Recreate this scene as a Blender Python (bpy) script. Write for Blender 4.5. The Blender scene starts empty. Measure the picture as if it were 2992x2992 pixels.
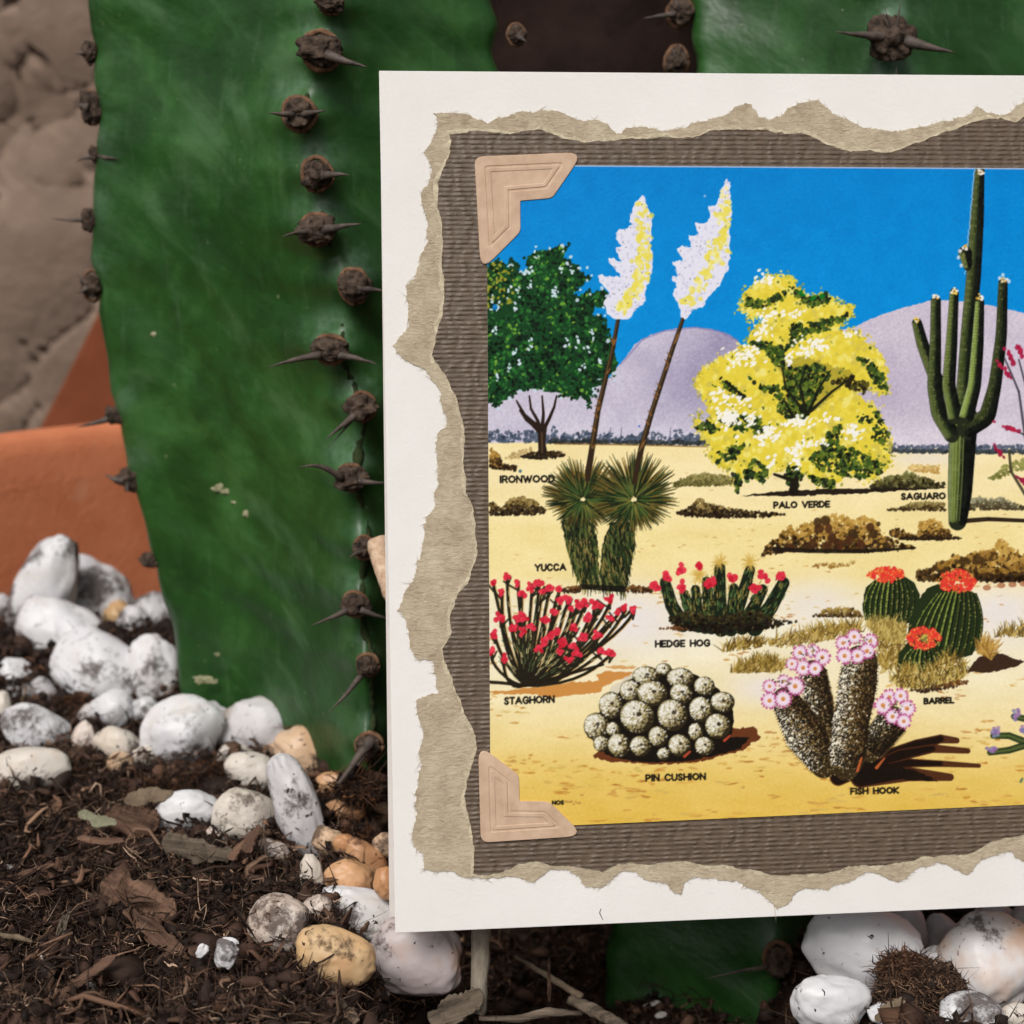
import bpy, bmesh, math
import numpy as np
from mathutils import Matrix, Vector

rng = np.random.default_rng(7)
SC = bpy.context.scene
COL = SC.collection

# ------------------------------------------------------------------ camera
F = 4322.0                      # focal length in photo pixels (photo 2992 x 2992)
PITCH = math.radians(14.0)
CAM = np.array([0.0, 0.0, 0.115])
cp, sp = math.cos(PITCH), math.sin(PITCH)
RIGHT = np.array([1.0, 0, 0]); UP = np.array([0, sp, cp]); FWD = np.array([0, cp, -sp])

cam_d = bpy.data.cameras.new('camera')
cam = bpy.data.objects.new('camera', cam_d); COL.objects.link(cam)
cam.location = CAM
cam.rotation_euler = (math.radians(90) - PITCH, 0, 0)
cam_d.sensor_width = 36; cam_d.lens = F / 2992 * 36
cam_d.clip_start = 0.005; cam_d.clip_end = 50
cam_d.dof.use_dof = True; cam_d.dof.focus_distance = 0.219; cam_d.dof.aperture_fstop = 25.0
SC.camera = cam

# ------------------------------------------------------------------ daylight (overcast)
SUN_EL, SUN_AZ = math.radians(50), math.radians(-22)     # azimuth from behind the camera, to the left
world = bpy.data.worlds.new('World'); SC.world = world; world.use_nodes = True
wn = world.node_tree.nodes; wl = world.node_tree.links
sky = wn.new('ShaderNodeTexSky'); sky.sky_type = 'NISHITA'; sky.sun_disc = False
sky.sun_elevation = SUN_EL; sky.sun_rotation = math.radians(180 + 22)
sky.air_density = 1.0; sky.dust_density = 6.0; sky.ozone_density = 1.0
hs = wn.new('ShaderNodeHueSaturation'); hs.inputs['Saturation'].default_value = 0.35
wl.new(sky.outputs[0], hs.inputs['Color'])
wl.new(hs.outputs[0], wn['Background'].inputs['Color'])
wn['Background'].inputs['Strength'].default_value = 0.075

sun_d = bpy.data.lights.new('sun', 'SUN'); sun = bpy.data.objects.new('sun', sun_d); COL.objects.link(sun)
sun_d.energy = 1.85; sun_d.angle = math.radians(24); sun_d.color = (1.0, 0.975, 0.945)
sd = Vector((math.sin(SUN_AZ) * math.cos(SUN_EL), -math.cos(SUN_AZ) * math.cos(SUN_EL), math.sin(SUN_EL)))
sun.rotation_euler = sd.to_track_quat('Z', 'Y').to_euler()

SC.view_settings.view_transform = 'Standard'; SC.view_settings.look = 'None'
SC.view_settings.gamma = 1.0; SC.view_settings.use_curve_mapping = False
SC.view_settings.exposure = 0.13

# ------------------------------------------------------------------ helpers
def cam2w(c):
    c = np.asarray(c, float)
    return CAM + c[..., 0:1] * RIGHT + c[..., 1:2] * UP + c[..., 2:3] * FWD

def at(px, py, d):
    """world point seen at photo position (px, py), d metres along the view axis"""
    px = np.asarray(px, float); py = np.asarray(py, float); d = np.asarray(d, float)
    c = np.stack(np.broadcast_arrays((px - 1496) / F * d, -(py - 1496) / F * d, d), -1)
    return cam2w(c)

def depth_on(px, py, z):
    """distance at which the view ray of (px, py) reaches height z"""
    r = (px - 1496) / F * RIGHT - (py - 1496) / F * UP + FWD
    return (z - CAM[2]) / r[2]

def sstep(a, b, x):
    t = np.clip((np.asarray(x, float) - a) / (b - a), 0, 1); return t * t * (3 - 2 * t)

def lin(c):
    c = np.asarray(c, float) / 255.0
    return np.where(c <= 0.04045, c / 12.92, ((c + 0.055) / 1.055) ** 2.4)

def hash3(i, j, k, s):
    h = (i.astype(np.int64) * 374761393 + j.astype(np.int64) * 668265263 + k.astype(np.int64) * 2147483647 + s * 1274126177) & 0xffffffff
    h = ((h ^ (h >> 13)) * 1274126177) & 0xffffffff
    h = ((h ^ (h >> 16)) * 2246822519) & 0xffffffff
    return ((h ^ (h >> 15)) & 0xffffff) / float(0xffffff)

def vnoise(p, seed=0):
    p = np.asarray(p, float); f = np.floor(p); t = p - f; t = t * t * (3 - 2 * t); f = f.astype(np.int64)
    out = 0
    for dx in (0, 1):
        wx = t[..., 0] if dx else 1 - t[..., 0]
        for dy in (0, 1):
            wy = t[..., 1] if dy else 1 - t[..., 1]
            for dz in (0, 1):
                wz = t[..., 2] if dz else 1 - t[..., 2]
                out = out + wx * wy * wz * hash3(f[..., 0] + dx, f[..., 1] + dy, f[..., 2] + dz, seed)
    return out * 2 - 1

def fbm(p, seed=0, octv=4, gain=0.5):
    p = np.asarray(p, float); a = 1.0; o = 0
    for k in range(octv):
        o = o + a * vnoise(p, seed + k * 17); p = p * 2.03 + 3.7; a *= gain
    return o

def mesh_np(name, v, faces, smooth=True):
    """faces: list of index arrays, each (n, k) with its own k, or lists of tuples"""
    me = bpy.data.meshes.new(name)
    v = np.asarray(v, np.float32)
    loops, starts, tot = [], [], 0
    for f in faces:
        f = np.asarray(f, np.int32)
        if f.size == 0: continue
        n, k = f.shape
        loops.append(f.ravel()); starts.append(tot + np.arange(n) * k); tot += n * k
    me.vertices.add(len(v)); me.vertices.foreach_set('co', v.ravel())
    me.loops.add(tot); me.loops.foreach_set('vertex_index', np.concatenate(loops))
    st = np.concatenate(starts).astype(np.int32)
    me.polygons.add(len(st)); me.polygons.foreach_set('loop_start', st)
    me.update(calc_edges=True)
    me.polygons.foreach_set('use_smooth', np.full(len(st), smooth, bool))
    me.validate(); me.update()
    return me

def ob(name, me, m, parent=None, loc=None):
    o = bpy.data.objects.new(name, me); COL.objects.link(o)
    if m is not None: me.materials.append(m)
    if parent is not None: o.parent = parent
    if loc is not None: o.location = loc
    return o

def tag(o, label=None, cat=None, group=None, kind=None):
    if label: o['label'] = label
    if cat: o['category'] = cat
    if group: o['group'] = group
    if kind: o['kind'] = kind
    return o

def empty(name, loc=(0, 0, 0)):
    o = bpy.data.objects.new(name, None); COL.objects.link(o); o.location = loc
    o.empty_display_size = 0.005
    return o

def grid_faces(nr, nc, wrap=False):
    r = np.arange(nr - 1)[:, None]; c = np.arange(nc if wrap else nc - 1)[None, :]
    a = r * nc + c; b = r * nc + (c + 1) % nc
    return np.stack([a, b, b + nc, a + nc], -1).reshape(-1, 4)

def tube(pts, rad, seg=8, cap=True):
    """closed tapered tube along pts (n,3) with radii (n,)"""
    pts = np.asarray(pts, float); rad = np.broadcast_to(np.asarray(rad, float), (len(pts),))
    t = np.gradient(pts, axis=0); t /= np.linalg.norm(t, axis=1, keepdims=True) + 1e-12
    ref = np.array([0.13, 0.21, 0.97]) if abs(t[0][2]) < 0.9 else np.array([1.0, 0.1, 0])
    a = np.cross(t, ref); a /= np.linalg.norm(a, axis=1, keepdims=True); b = np.cross(t, a)
    th = np.linspace(0, 2 * math.pi, seg, endpoint=False)
    v = pts[:, None] + rad[:, None, None] * (np.cos(th)[None, :, None] * a[:, None] + np.sin(th)[None, :, None] * b[:, None])
    v = v.reshape(-1, 3); f = grid_faces(len(pts), seg, True)
    n = len(v); v = np.vstack([v, pts[0], pts[-1]])
    i = np.arange(seg); l0 = (len(pts) - 1) * seg
    c0 = np.stack([(i + 1) % seg, i, np.full(seg, n)], -1); c1 = np.stack([l0 + i, l0 + (i + 1) % seg, np.full(seg, n + 1)], -1)
    return v, [f, np.vstack([c0, c1])]

def merge(parts):
    vs, fs, o = [], [], 0
    for v, fl in parts:
        vs.append(v); fs += [np.asarray(f) + o for f in fl]; o += len(v)
    return np.vstack(vs), fs

_bm = bmesh.new(); bmesh.ops.create_icosphere(_bm, subdivisions=5, radius=1.0)
ICO_V = np.array([v.co[:] for v in _bm.verts]); ICO_F = np.array([[v.index for v in f.verts] for f in _bm.faces]); _bm.free()
_bm = bmesh.new(); bmesh.ops.create_icosphere(_bm, subdivisions=1, radius=1.0)
IC1_V = np.array([v.co[:] for v in _bm.verts]); IC1_F = np.array([[v.index for v in f.verts] for f in _bm.faces]); _bm.free()

# ------------------------------------------------------------------ material helpers
def new_mat(name):
    m = bpy.data.materials.new(name); m.use_nodes = True
    nt = m.node_tree; b = nt.nodes['Principled BSDF']
    return m, nt, b

def nd(nt, t, **kw):
    n = nt.nodes.new(t)
    for k, v in kw.items():
        if k in n.inputs.keys(): n.inputs[k].default_value = v
        else: setattr(n, k, v)
    return n

def objcoord(nt, scale=1.0, rnd=True, vec=None):
    tc = nt.nodes.new('ShaderNodeTexCoord')
    mp = nt.nodes.new('ShaderNodeMapping'); mp.inputs['Scale'].default_value = vec or (scale,) * 3
    if rnd:
        oi = nt.nodes.new('ShaderNodeObjectInfo'); ad = nd(nt, 'ShaderNodeVectorMath', operation='MULTIPLY_ADD')
        ad.inputs[1].default_value = (0.37, 0.53, 0.71)
        nt.links.new(oi.outputs['Random'], ad.inputs[0]); nt.links.new(tc.outputs['Object'], ad.inputs[2])
        nt.links.new(ad.outputs[0], mp.inputs['Vector'])
    else:
        nt.links.new(tc.outputs['Object'], mp.inputs['Vector'])
    return mp.outputs[0]

def noise(nt, vec, scale, detail=4, rough=0.55, dist=0.0):
    n = nd(nt, 'ShaderNodeTexNoise', Scale=scale, Detail=detail, Roughness=rough, Distortion=dist)
    nt.links.new(vec, n.inputs['Vector']); return n.outputs['Fac']

def ramp(nt, fac, stops):
    r = nt.nodes.new('ShaderNodeValToRGB'); e = r.color_ramp.elements
    while len(e) < len(stops): e.new(0.5)
    for el, (p, c) in zip(e, stops):
        el.position = p; el.color = (*lin(c), 1) if len(c) == 3 else c
    nt.links.new(fac, r.inputs[0]); return r.outputs[0]

def mix(nt, fac, a, b, mode='MIX'):
    m = nd(nt, 'ShaderNodeMix', data_type='RGBA', blend_type=mode)
    if isinstance(fac, float): m.inputs[0].default_value = fac
    else: nt.links.new(fac, m.inputs[0])
    for i, s in ((6, a), (7, b)):
        if isinstance(s, (tuple, list)): m.inputs[i].default_value = (*lin(s), 1)
        else: nt.links.new(s, m.inputs[i])
    return m.outputs[2]

def fac(nt, f, lo, hi):
    r = nd(nt, 'ShaderNodeMapRange'); r.interpolation_type = 'SMOOTHSTEP'
    r.inputs[1].default_value = lo; r.inputs[2].default_value = hi
    nt.links.new(f, r.inputs[0]); return r.outputs[0]

def math_n(nt, op, a, b):
    m = nd(nt, 'ShaderNodeMath', operation=op)
    for i, s in enumerate((a, b)):
        if isinstance(s, (int, float)): m.inputs[i].default_value = s
        else: nt.links.new(s, m.inputs[i])
    return m.outputs[0]

def bump(nt, b, h, dist, strength=1.0):
    n = nd(nt, 'ShaderNodeBump', Strength=strength, Distance=dist)
    nt.links.new(h, n.inputs['Height']); nt.links.new(n.outputs[0], b.inputs['Normal'])

def simple_mat(name, c1, c2, scale=300, rough=0.6, spec=0.3, bmp=0.0002, det=5, bscale=None, vec=None, dist=0.0):
    m, nt, b = new_mat(name)
    co = objcoord(nt, vec=vec)
    n = noise(nt, co, scale, det, 0.6, dist)
    nt.links.new(ramp(nt, n, [(0.3, c1), (0.7, c2)]), b.inputs['Base Color'])
    b.inputs['Roughness'].default_value = rough; b.inputs['Specular IOR Level'].default_value = spec
    if bmp: bump(nt, b, noise(nt, co, bscale or scale * 2, 5, 0.6), bmp)
    return m
# ------------------------------------------------------------------ the printed picture on the postcard
class Print:
    """paints the postcard's print into an array, in photo pixel units"""
    def __init__(s, ox, oy, w, h):
        s.ox, s.oy, s.w, s.h = ox, oy, w, h
        s.a = np.zeros((h, w, 3), np.float32)
    def box(s, x0, y0, x1, y1):
        x0 = max(int(x0 - s.ox), 0); y0 = max(int(y0 - s.oy), 0); x1 = min(int(x1 - s.ox) + 2, s.w); y1 = min(int(y1 - s.oy) + 2, s.h)
        if x1 <= x0 or y1 <= y0: return None
        yy, xx = np.mgrid[y0:y1, x0:x1]
        return slice(y0, y1), slice(x0, x1), xx + s.ox + 0.5, yy + s.oy + 0.5
    def put(s, sy, sx, al, col):
        v = s.a[sy, sx]; v += al[..., None] * (np.asarray(col, np.float32) - v)
    def mask(s, pts, jag=0):
        pts = np.asarray(pts, float)
        b = s.box(*(pts.min(0) - 3), *(pts.max(0) + 3))
        if b is None: return None
        sy, sx, X, Y = b
        if jag:
            X = X + jag * noise2(X, Y, 9, 3); Y = Y + jag * noise2(X, Y, 9, 4)
        ins = np.zeros(X.shape, bool)
        for (x0, y0), (x1, y1) in zip(pts, np.roll(pts, -1, 0)):
            if y0 == y1: continue
            c = ((y0 > Y) != (y1 > Y)) & (X < (x1 - x0) * (Y - y0) / (y1 - y0) + x0)
            ins ^= c
        return sy, sx, X, Y, ins
    def poly(s, pts, col, al=1.0, jag=0, col2=None, axis=0):
        m = s.mask(pts, jag)
        if m is None: return
        sy, sx, X, Y, ins = m
        if col2 is not None:
            q = X if axis == 0 else Y
            t = np.clip((q - q.min()) / (np.ptp(q) + 1e-6), 0, 1)[..., None]
            c = np.asarray(col, np.float32) * (1 - t) + np.asarray(col2, np.float32) * t
        else: c = np.asarray(col, np.float32)
        s.put(sy, sx, ins * np.float32(al), c)
    def dab(s, x, y, rx, ry, ang, col, al=1.0):
        r = max(rx, ry) + 1.5
        b = s.box(x - r, y - r, x + r, y + r)
        if b is None: return
        sy, sx, X, Y = b
        c, n = math.cos(ang), math.sin(ang)
        u = ((X - x) * c + (Y - y) * n) / rx; v = (-(X - x) * n + (Y - y) * c) / ry
        d = np.sqrt(u * u + v * v)
        s.put(sy, sx, np.clip((1 - d) * min(rx, ry) + 0.5, 0, 1) * al, col)
    def line(s, pts, w0, w1, col, al=1.0):
        pts = np.asarray(pts, float); n = len(pts) - 1
        for i in range(n):
            a, b_ = pts[i], pts[i + 1]
            wa = w0 + (w1 - w0) * i / n; wb = w0 + (w1 - w0) * (i + 1) / n
            r = max(wa, wb) + 1.5
            b = s.box(min(a[0], b_[0]) - r, min(a[1], b_[1]) - r, max(a[0], b_[0]) + r, max(a[1], b_[1]) + r)
            if b is None: continue
            sy, sx, X, Y = b
            d = b_ - a; L = d @ d + 1e-9
            t = np.clip(((X - a[0]) * d[0] + (Y - a[1]) * d[1]) / L, 0, 1)
            dist = np.hypot(X - a[0] - t * d[0], Y - a[1] - t * d[1])
            s.put(sy, sx, np.clip(wa + (wb - wa) * t - dist + 0.5, 0, 1) * al, col)

def noise2(X, Y, sc, seed):
    return vnoise(np.stack([X / sc, Y / sc, np.full(np.shape(X), 0.3)], -1), seed).astype(np.float32)

def inside(pts, P):
    pts = np.asarray(pts, float); ins = np.zeros(len(P), bool)
    for (x0, y0), (x1, y1) in zip(pts, np.roll(pts, -1, 0)):
        if y0 == y1: continue
        ins ^= ((y0 > P[:, 1]) != (y1 > P[:, 1])) & (P[:, 0] < (x1 - x0) * (P[:, 1] - y0) / (y1 - y0) + x0)
    return ins

def scatter(pts, n):
    pts = np.asarray(pts, float); lo, hi = pts.min(0), pts.max(0)
    P = lo + rng.random((n * 3, 2)) * (hi - lo)
    return P[inside(pts, P)][:n]

def zoomed(ox, oy, s): return lambda *p: np.array([(ox + s * x, oy + s * y) for x, y in p])
zA = zoomed(1350, 400, .4141); zB = zoomed(2092, 400, .4658); zC = zoomed(1350, 1200, .4658)
zD = zoomed(2092, 1200, .4658); zE = zoomed(1350, 1850, .4658); zF = zoomed(2092, 1850, .4658)
K = .4658

GLYPH = {  # capital letters as strokes in a unit box (x right, y down)
 'A': (.95, [[(0, 1), (.5, 0), (1, 1)], [(.2, .68), (.8, .68)]]), 'B': (.7, [[(0, 0), (0, 1), (.6, 1), (.95, .88), (.95, .62), (.6, .48), (0, .48)], [(0, 0), (.55, 0), (.85, .12), (.85, .36), (.6, .48)]]),
 'C': (.85, [[(.95, .2), (.7, 0), (.35, 0), (.05, .3), (.05, .7), (.35, 1), (.7, 1), (.95, .8)]]), 'D': (.8, [[(0, 0), (0, 1), (.5, 1), (.95, .7), (.95, .3), (.5, 0), (0, 0)]]),
 'E': (.6, [[(1, 0), (0, 0), (0, 1), (1, 1)], [(0, .5), (.85, .5)]]), 'F': (.58, [[(1, 0), (0, 0), (0, 1)], [(0, .5), (.85, .5)]]),
 'G': (.9, [[(.92, .2), (.7, 0), (.35, 0), (.05, .3), (.05, .7), (.35, 1), (.7, 1), (.95, .8), (.95, .55), (.6, .55)]]), 'H': (.78, [[(0, 0), (0, 1)], [(1, 0), (1, 1)], [(0, .5), (1, .5)]]),
 'I': (.06, [[(.5, 0), (.5, 1)]]), 'K': (.75, [[(0, 0), (0, 1)], [(1, 0), (.1, .52), (1, 1)]]), 'L': (.55, [[(0, 0), (0, 1), (1, 1)]]),
 'N': (.78, [[(0, 1), (0, 0), (1, 1), (1, 0)]]), 'O': (.95, [[(.5, 0), (.85, .15), (1, .5), (.85, .85), (.5, 1), (.15, .85), (0, .5), (.15, .15), (.5, 0)]]),
 'P': (.65, [[(0, 1), (0, 0), (.6, 0), (.95, .14), (.95, .42), (.6, .56), (0, .56)]]), 'R': (.7, [[(0, 1), (0, 0), (.6, 0), (.95, .14), (.95, .4), (.6, .54), (0, .54)], [(.5, .54), (1, 1)]]),
 'S': (.62, [[(.92, .16), (.6, 0), (.25, .04), (.05, .25), (.3, .46), (.75, .58), (.95, .78), (.7, 1), (.3, 1), (.02, .84)]]), 'T': (.7, [[(0, 0), (1, 0)], [(.5, 0), (.5, 1)]]),
 'U': (.75, [[(0, 0), (0, .7), (.25, 1), (.75, 1), (1, .7), (1, 0)]]), 'V': (.85, [[(0, 0), (.5, 1), (1, 0)]]), 'W': (1.25, [[(0, 0), (.27, 1), (.5, .1), (.73, 1), (1, 0)]]), 'Y': (.85, [[(0, 0), (.5, .5), (1, 0)], [(.5, .5), (.5, 1)]]),
}

def lettering(p, text, xl, xr, yl, yr, h, w=2.6):
    """text from (xl, baseline yl) to (xr, baseline yr), capital height h"""
    gap = .3
    adv = [(GLYPH[c][0] if c != ' ' else .45) for c in text]
    tot = sum(adv) + gap * (len(text) - 1)
    x = 0
    for c, a in zip(text, adv):
        if c != ' ':
            for st in GLYPH[c][1]:
                q = []
                for gx, gy in st:
                    u = (x + gx * a) / tot
                    q.append((xl + 3 + (xr - xl - 6) * u, yl + (yr - yl) * u - h + w * .8 + (h - 1.6 * w) * gy))
                p.line(q, w, w, (22, 18, 14))
        x += a + gap

def paint_print():
    P = Print(1400, 460, 2720, 2010)
    R = rng.random; N = rng.normal
    yy, xx = np.mgrid[0:P.h, 0:P.w]; X = (xx + P.ox).astype(np.float32); Y = (yy + P.oy).astype(np.float32)
    # sky
    g = np.clip((Y - 480) / 700, 0, 1)[..., None]
    P.a[:] = np.array([0, 130, 208]) * (1 - g) + np.array([0, 144, 220]) * g
    P.a += (noise2(X, Y, 5, 1) * 5 + noise2(X, Y, 40, 2) * 4)[..., None] * np.array([.5, 1, 1])
    for x, y in zip(1400 + R(500) * 2700, 480 + R(500) * 600):
        P.dab(x, y, 2 + R() * 2, 1.6, R() * 3, (0, 104, 176), .45)
    # mountains
    ml = np.vstack([zA((1040, 1700), (1090, 1625), (1150, 1560), (1210, 1470), (1270, 1430), (1340, 1395), (1420, 1370), (1500, 1355), (1640, 1345), (1760, 1360), (1860, 1390), (1932, 1430)),
                    [(2180, 1040), (2230, 1080), (2300, 1310), (1400, 1310), (1400, 1040), (1600, 1040), (1740, 1110)]])
    P.poly(ml, (200, 194, 212), jag=2)
    mr = np.vstack([zB((300, 1330), (600, 1270), (770, 1212), (860, 1195), (950, 1150), (1060, 1110), (1150, 1080), (1250, 1055), (1330, 1030), (1430, 1028), (1600, 1040), (1700, 1060), (1800, 1080), (1932, 1110)),
                    [(3150, 940), (3350, 1010), (3600, 960), (3900, 1020), (4120, 1050), (4120, 1320), (2200, 1320)]])
    P.poly(mr, (204, 194, 210), jag=2)
    sel = (Y > 860) & (Y < 1320)
    hillm = ((P.a[..., 0] > 150)).astype(np.float32) * sel
    sh = np.exp(-(((X - 2040) / 170) ** 2 + ((Y - 1110) / 130) ** 2)) * .55 + np.exp(-(((X - 2120) / 70) ** 2 + ((Y - 990) / 60) ** 2)) * .5
    sh += np.exp(-(((X - 2600) / 120) ** 2 + ((Y - 1130) / 110) ** 2)) * .3 + np.exp(-(((X - 1560) / 120) ** 2 + ((Y - 1290) / 60) ** 2)) * .2
    sh += noise2(X, Y, 55, 5) * .14 + noise2(X, Y, 4, 6) * .22
    P.a += (hillm * sh)[..., None] * (np.array([142, 132, 166], np.float32) - np.array([202, 194, 212], np.float32))
    P.a += (hillm * np.clip((Y - 1190) / 110, 0, 1))[..., None] * np.array([12, 14, 10], np.float32)
    P.line(zA((1120, 1600), (1270, 1432), (1420, 1372), (1640, 1347), (1800, 1372), (1932, 1432)), 3, 3, (118, 112, 170), .5)
    # sand
    stops = [(1285, (244, 226, 168)), (1400, (245, 229, 178)), (1560, (240, 222, 156)), (1680, (240, 222, 158)), (1760, (240, 230, 196)), (1850, (240, 233, 206)), (2030, (240, 226, 180)), (2150, (236, 214, 146)), (2260, (230, 199, 108)), (2350, (226, 189, 88)), (2470, (226, 188, 80))]
    sy = np.array([s[0] for s in stops]); sand = np.stack([np.interp(Y, sy, [s[1][k] for s in stops]) for k in range(3)], -1).astype(np.float32)
    hor = 1293 + (X - 1430) * .012 + noise2(X, Y * 0, 60, 8) * 3
    m = (Y > hor).astype(np.float32)[..., None]
    P.a += m * (sand - P.a)
    wob = (noise2(X / 3, Y, 20, 9) * .6 + noise2(X / 2, Y, 60, 10))
    P.a += m * (wob * 7 + noise2(X, Y, 4, 11) * 5)[..., None] * np.array([.6, .8, 1.3], np.float32)
    pale = np.exp(-(((X - 1850) / 150) ** 2 + ((Y - 1810) / 95) ** 2)) + np.exp(-(((X - 2920) / 110) ** 2 + ((Y - 1790) / 80) ** 2)) + .9 * np.exp(-(((X - 2230) / 90) ** 2 + ((Y - 2010) / 45) ** 2)) + .7 * np.exp(-(((X - 2380) / 120) ** 2 + ((Y - 1760) / 70) ** 2)) + .7 * np.exp(-(((X - 2700) / 120) ** 2 + ((Y - 1340) / 25) ** 2))
    P.a += (m[..., 0] * np.clip(pale, 0, 1) * .85)[..., None] * (np.array([232, 226, 226], np.float32) - P.a)
    # horizon treeline
    def treeline(x0, x1, y0, hh, c):
        for i in range(int((x1 - x0) * .9)):
            x = x0 + R() * (x1 - x0)
            t = hh * (.35 + .65 * abs(vnoise(np.array([x / 33., 0.2, 5.]), 3)))
            P.dab(x, y0 + (x - 1430) * .010 - R() * t, 2 + R() * 5, 2 + R() * 4, 0, np.array(c) + N(0, 14), .8)
    treeline(1425, 2080, 1292, 48, (74, 86, 104)); treeline(1600, 2080, 1293, 14, (50, 56, 58))
    treeline(2590, 4110, 1305, 24, (84, 94, 112)); treeline(2590, 4110, 1310, 10, (60, 66, 70))
    P.line([(1620, 1297), (1780, 1299), (1900, 1302), (2070, 1306)], 2.5, 2, (120, 86, 40), .7)
    for x in (1780, 1812, 1955): P.line([(x, 1292), (x + 2, 1250)], 3, 1, (84, 92, 116), .7)
    # ground dabs
    for i in range(2300):
        x = 1425 + R() * 2650; y = 1310 + R() ** .7 * 1120
        s = (y - 1150) / 1250
        if vnoise(np.array([x / 120., y / 50., 1.]), 31) < -.02 - .25 * (y > 2180): continue
        c = [(190, 128, 50), (200, 150, 74), (216, 168, 80), (170, 108, 44), (206, 176, 96)][rng.integers(5)]
        for k in range(rng.integers(1, 4)):
            P.dab(x + N(0, 10) * s, y + N(0, 2.5) * s, (5 + R() * 14) * s, (1.4 + R() * 3) * s, N(0, .12), c, .35 + .4 * R())
    # bushes
    def bush(pts, cols, n, r, edge=None, dark=.5):
        pts = np.asarray(pts, float); lo, hi = pts.min(0), pts.max(0)
        for x, y in scatter(pts, int(n * 1.5)):
            t = (y - lo[1]) / (hi[1] - lo[1] + 1e-6) + N(0, .22)
            c = cols[int(np.clip(t * len(cols), 0, len(cols) - 1))]
            P.dab(x, y, r * (.4 + .7 * R()), r * (.35 + .6 * R()), R() * 3, np.array(c) + N(0, 9), .85)
    OL = [(150, 140, 84), (120, 114, 62), (88, 82, 40), (48, 42, 20)]
    TAN = [(196, 158, 78), (184, 144, 66), (150, 112, 48), (74, 52, 22), (40, 26, 12)]
    BR = [(160, 136, 80), (112, 92, 48), (56, 42, 22), (38, 26, 14)]
    bush(zC((1310, 480), (1330, 450), (1420, 410), (1520, 395), (1650, 410), (1720, 440), (1710, 470), (1400, 470)), OL[:3], 260, 6)
    bush(zC((170, 570), (200, 580), (240, 620), (300, 555), (340, 550), (380, 540), (440, 560), (480, 580), (525, 630), (500, 650), (170, 655)), BR, 330, 6)
    bush(zC((170, 360), (180, 240), (220, 270), (260, 340), (345, 350), (330, 375)), TAN[1:], 120, 6)
    bush(zC((270, 300), (330, 260), (430, 230), (450, 280), (350, 300)), [(190, 164, 110)], 60, 5)
    bush(zC((360, 290), (440, 262), (560, 258), (650, 262), (655, 280), (560, 300), (420, 304)), [(60, 44, 22), (34, 26, 14)], 150, 5)
    bush(zC((1330, 640), (1400, 625), (1450, 580), (1490, 540), (1520, 580), (1580, 590), (1700, 620), (1932, 640), (2020, 650), (1880, 668), (1600, 672), (1400, 660)), BR, 380, 5.5)
    bush(zD((280, 910), (310, 850), (370, 800), (420, 760), (450, 710), (480, 750), (560, 700), (610, 700), (680, 665), (740, 645), (790, 660), (860, 690), (920, 660), (1010, 700), (1020, 780), (1080, 800), (1150, 830), (1240, 860), (1100, 875), (940, 885), (700, 885), (450, 880)), TAN, 900, 7)
    for q in [(630, 700), (680, 690), (700, 740), (640, 740), (720, 800), (770, 840), (850, 770), (830, 810), (960, 730), (980, 770), (600, 830), (560, 850), (900, 840), (690, 850), (460, 860), (1060, 850)]:
        c = zD(q)[0]; P.dab(c[0], c[1], 10 + 5 * R(), 12 + 4 * R(), 0, (56 + 20 * R(), 40, 20), .85)
    P.line(zD((360, 868), (600, 880), (900, 884), (1100, 870), (1240, 860)), 7, 3, (30, 22, 14), .9)
    bush(zD((1070, 770), (1120, 740), (1170, 750), (1210, 780), (1260, 770), (1270, 700), (1320, 690), (1360, 675), (1400, 700), (1410, 740), (1450, 740), (1470, 790), (1530, 800), (1400, 808), (1150, 805)), TAN, 330, 6)
    P.line(zD((1150, 800), (1300, 806), (1530, 800)), 5, 2, (40, 28, 16), .9)
    bush(zD((1240, 1060), (1250, 1010), (1350, 990), (1380, 950), (1460, 940), (1470, 900), (1560, 920), (1640, 880), (1740, 870), (1760, 820), (1810, 820), (1830, 860), (1932, 900), (2150, 880), (2300, 960), (2500, 1060), (1900, 1075), (1680, 1065)), TAN, 1000, 8)
    bush(zD((1640, 1000), (1932, 980), (2200, 1000), (2400, 1060), (1660, 1072)), TAN[2:], 340, 8)
    bush(zD((1500, 950), (1600, 900), (1740, 880), (1760, 920), (1650, 960)), TAN[2:4], 120, 7)
    for q in [(1690, 1110), (1780, 1095), (1850, 1090), (1920, 1085)]:
        c = zD(q)[0]; P.dab(c[0], c[1], 12, 8, 0, (176, 120, 84), .9)
    bush(zD((950, 490), (1000, 440), (1080, 410), (1160, 410), (1190, 380), (1250, 410), (1320, 430), (1430, 460), (1420, 485)), [(128, 130, 78), (104, 100, 54), (80, 72, 36), (40, 36, 18)], 330, 6)
    bush(zD((1060, 625), (1180, 600), (1220, 575), (1330, 570), (1430, 580), (1430, 625)), [(150, 134, 80), (110, 92, 50), (60, 46, 26)], 180, 5)
    bush(zD((1580, 620), (1590, 560), (1640, 535), (1700, 560), (1770, 545), (1850, 580), (1940, 605), (2200, 600), (2200, 620)), [(150, 146, 116), (110, 104, 76), (70, 60, 40)], 260, 6)
    bush(zD((1640, 440), (1750, 400), (1800, 340), (1930, 300), (2200, 330), (2300, 420), (1900, 370), (1750, 430)), [(150, 150, 80), (120, 120, 60)], 200, 6)
    bush(zD((1200, 380), (1210, 340), (1390, 345), (1390, 395)), [(214, 184, 112), (190, 150, 80)], 60, 6)
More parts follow.
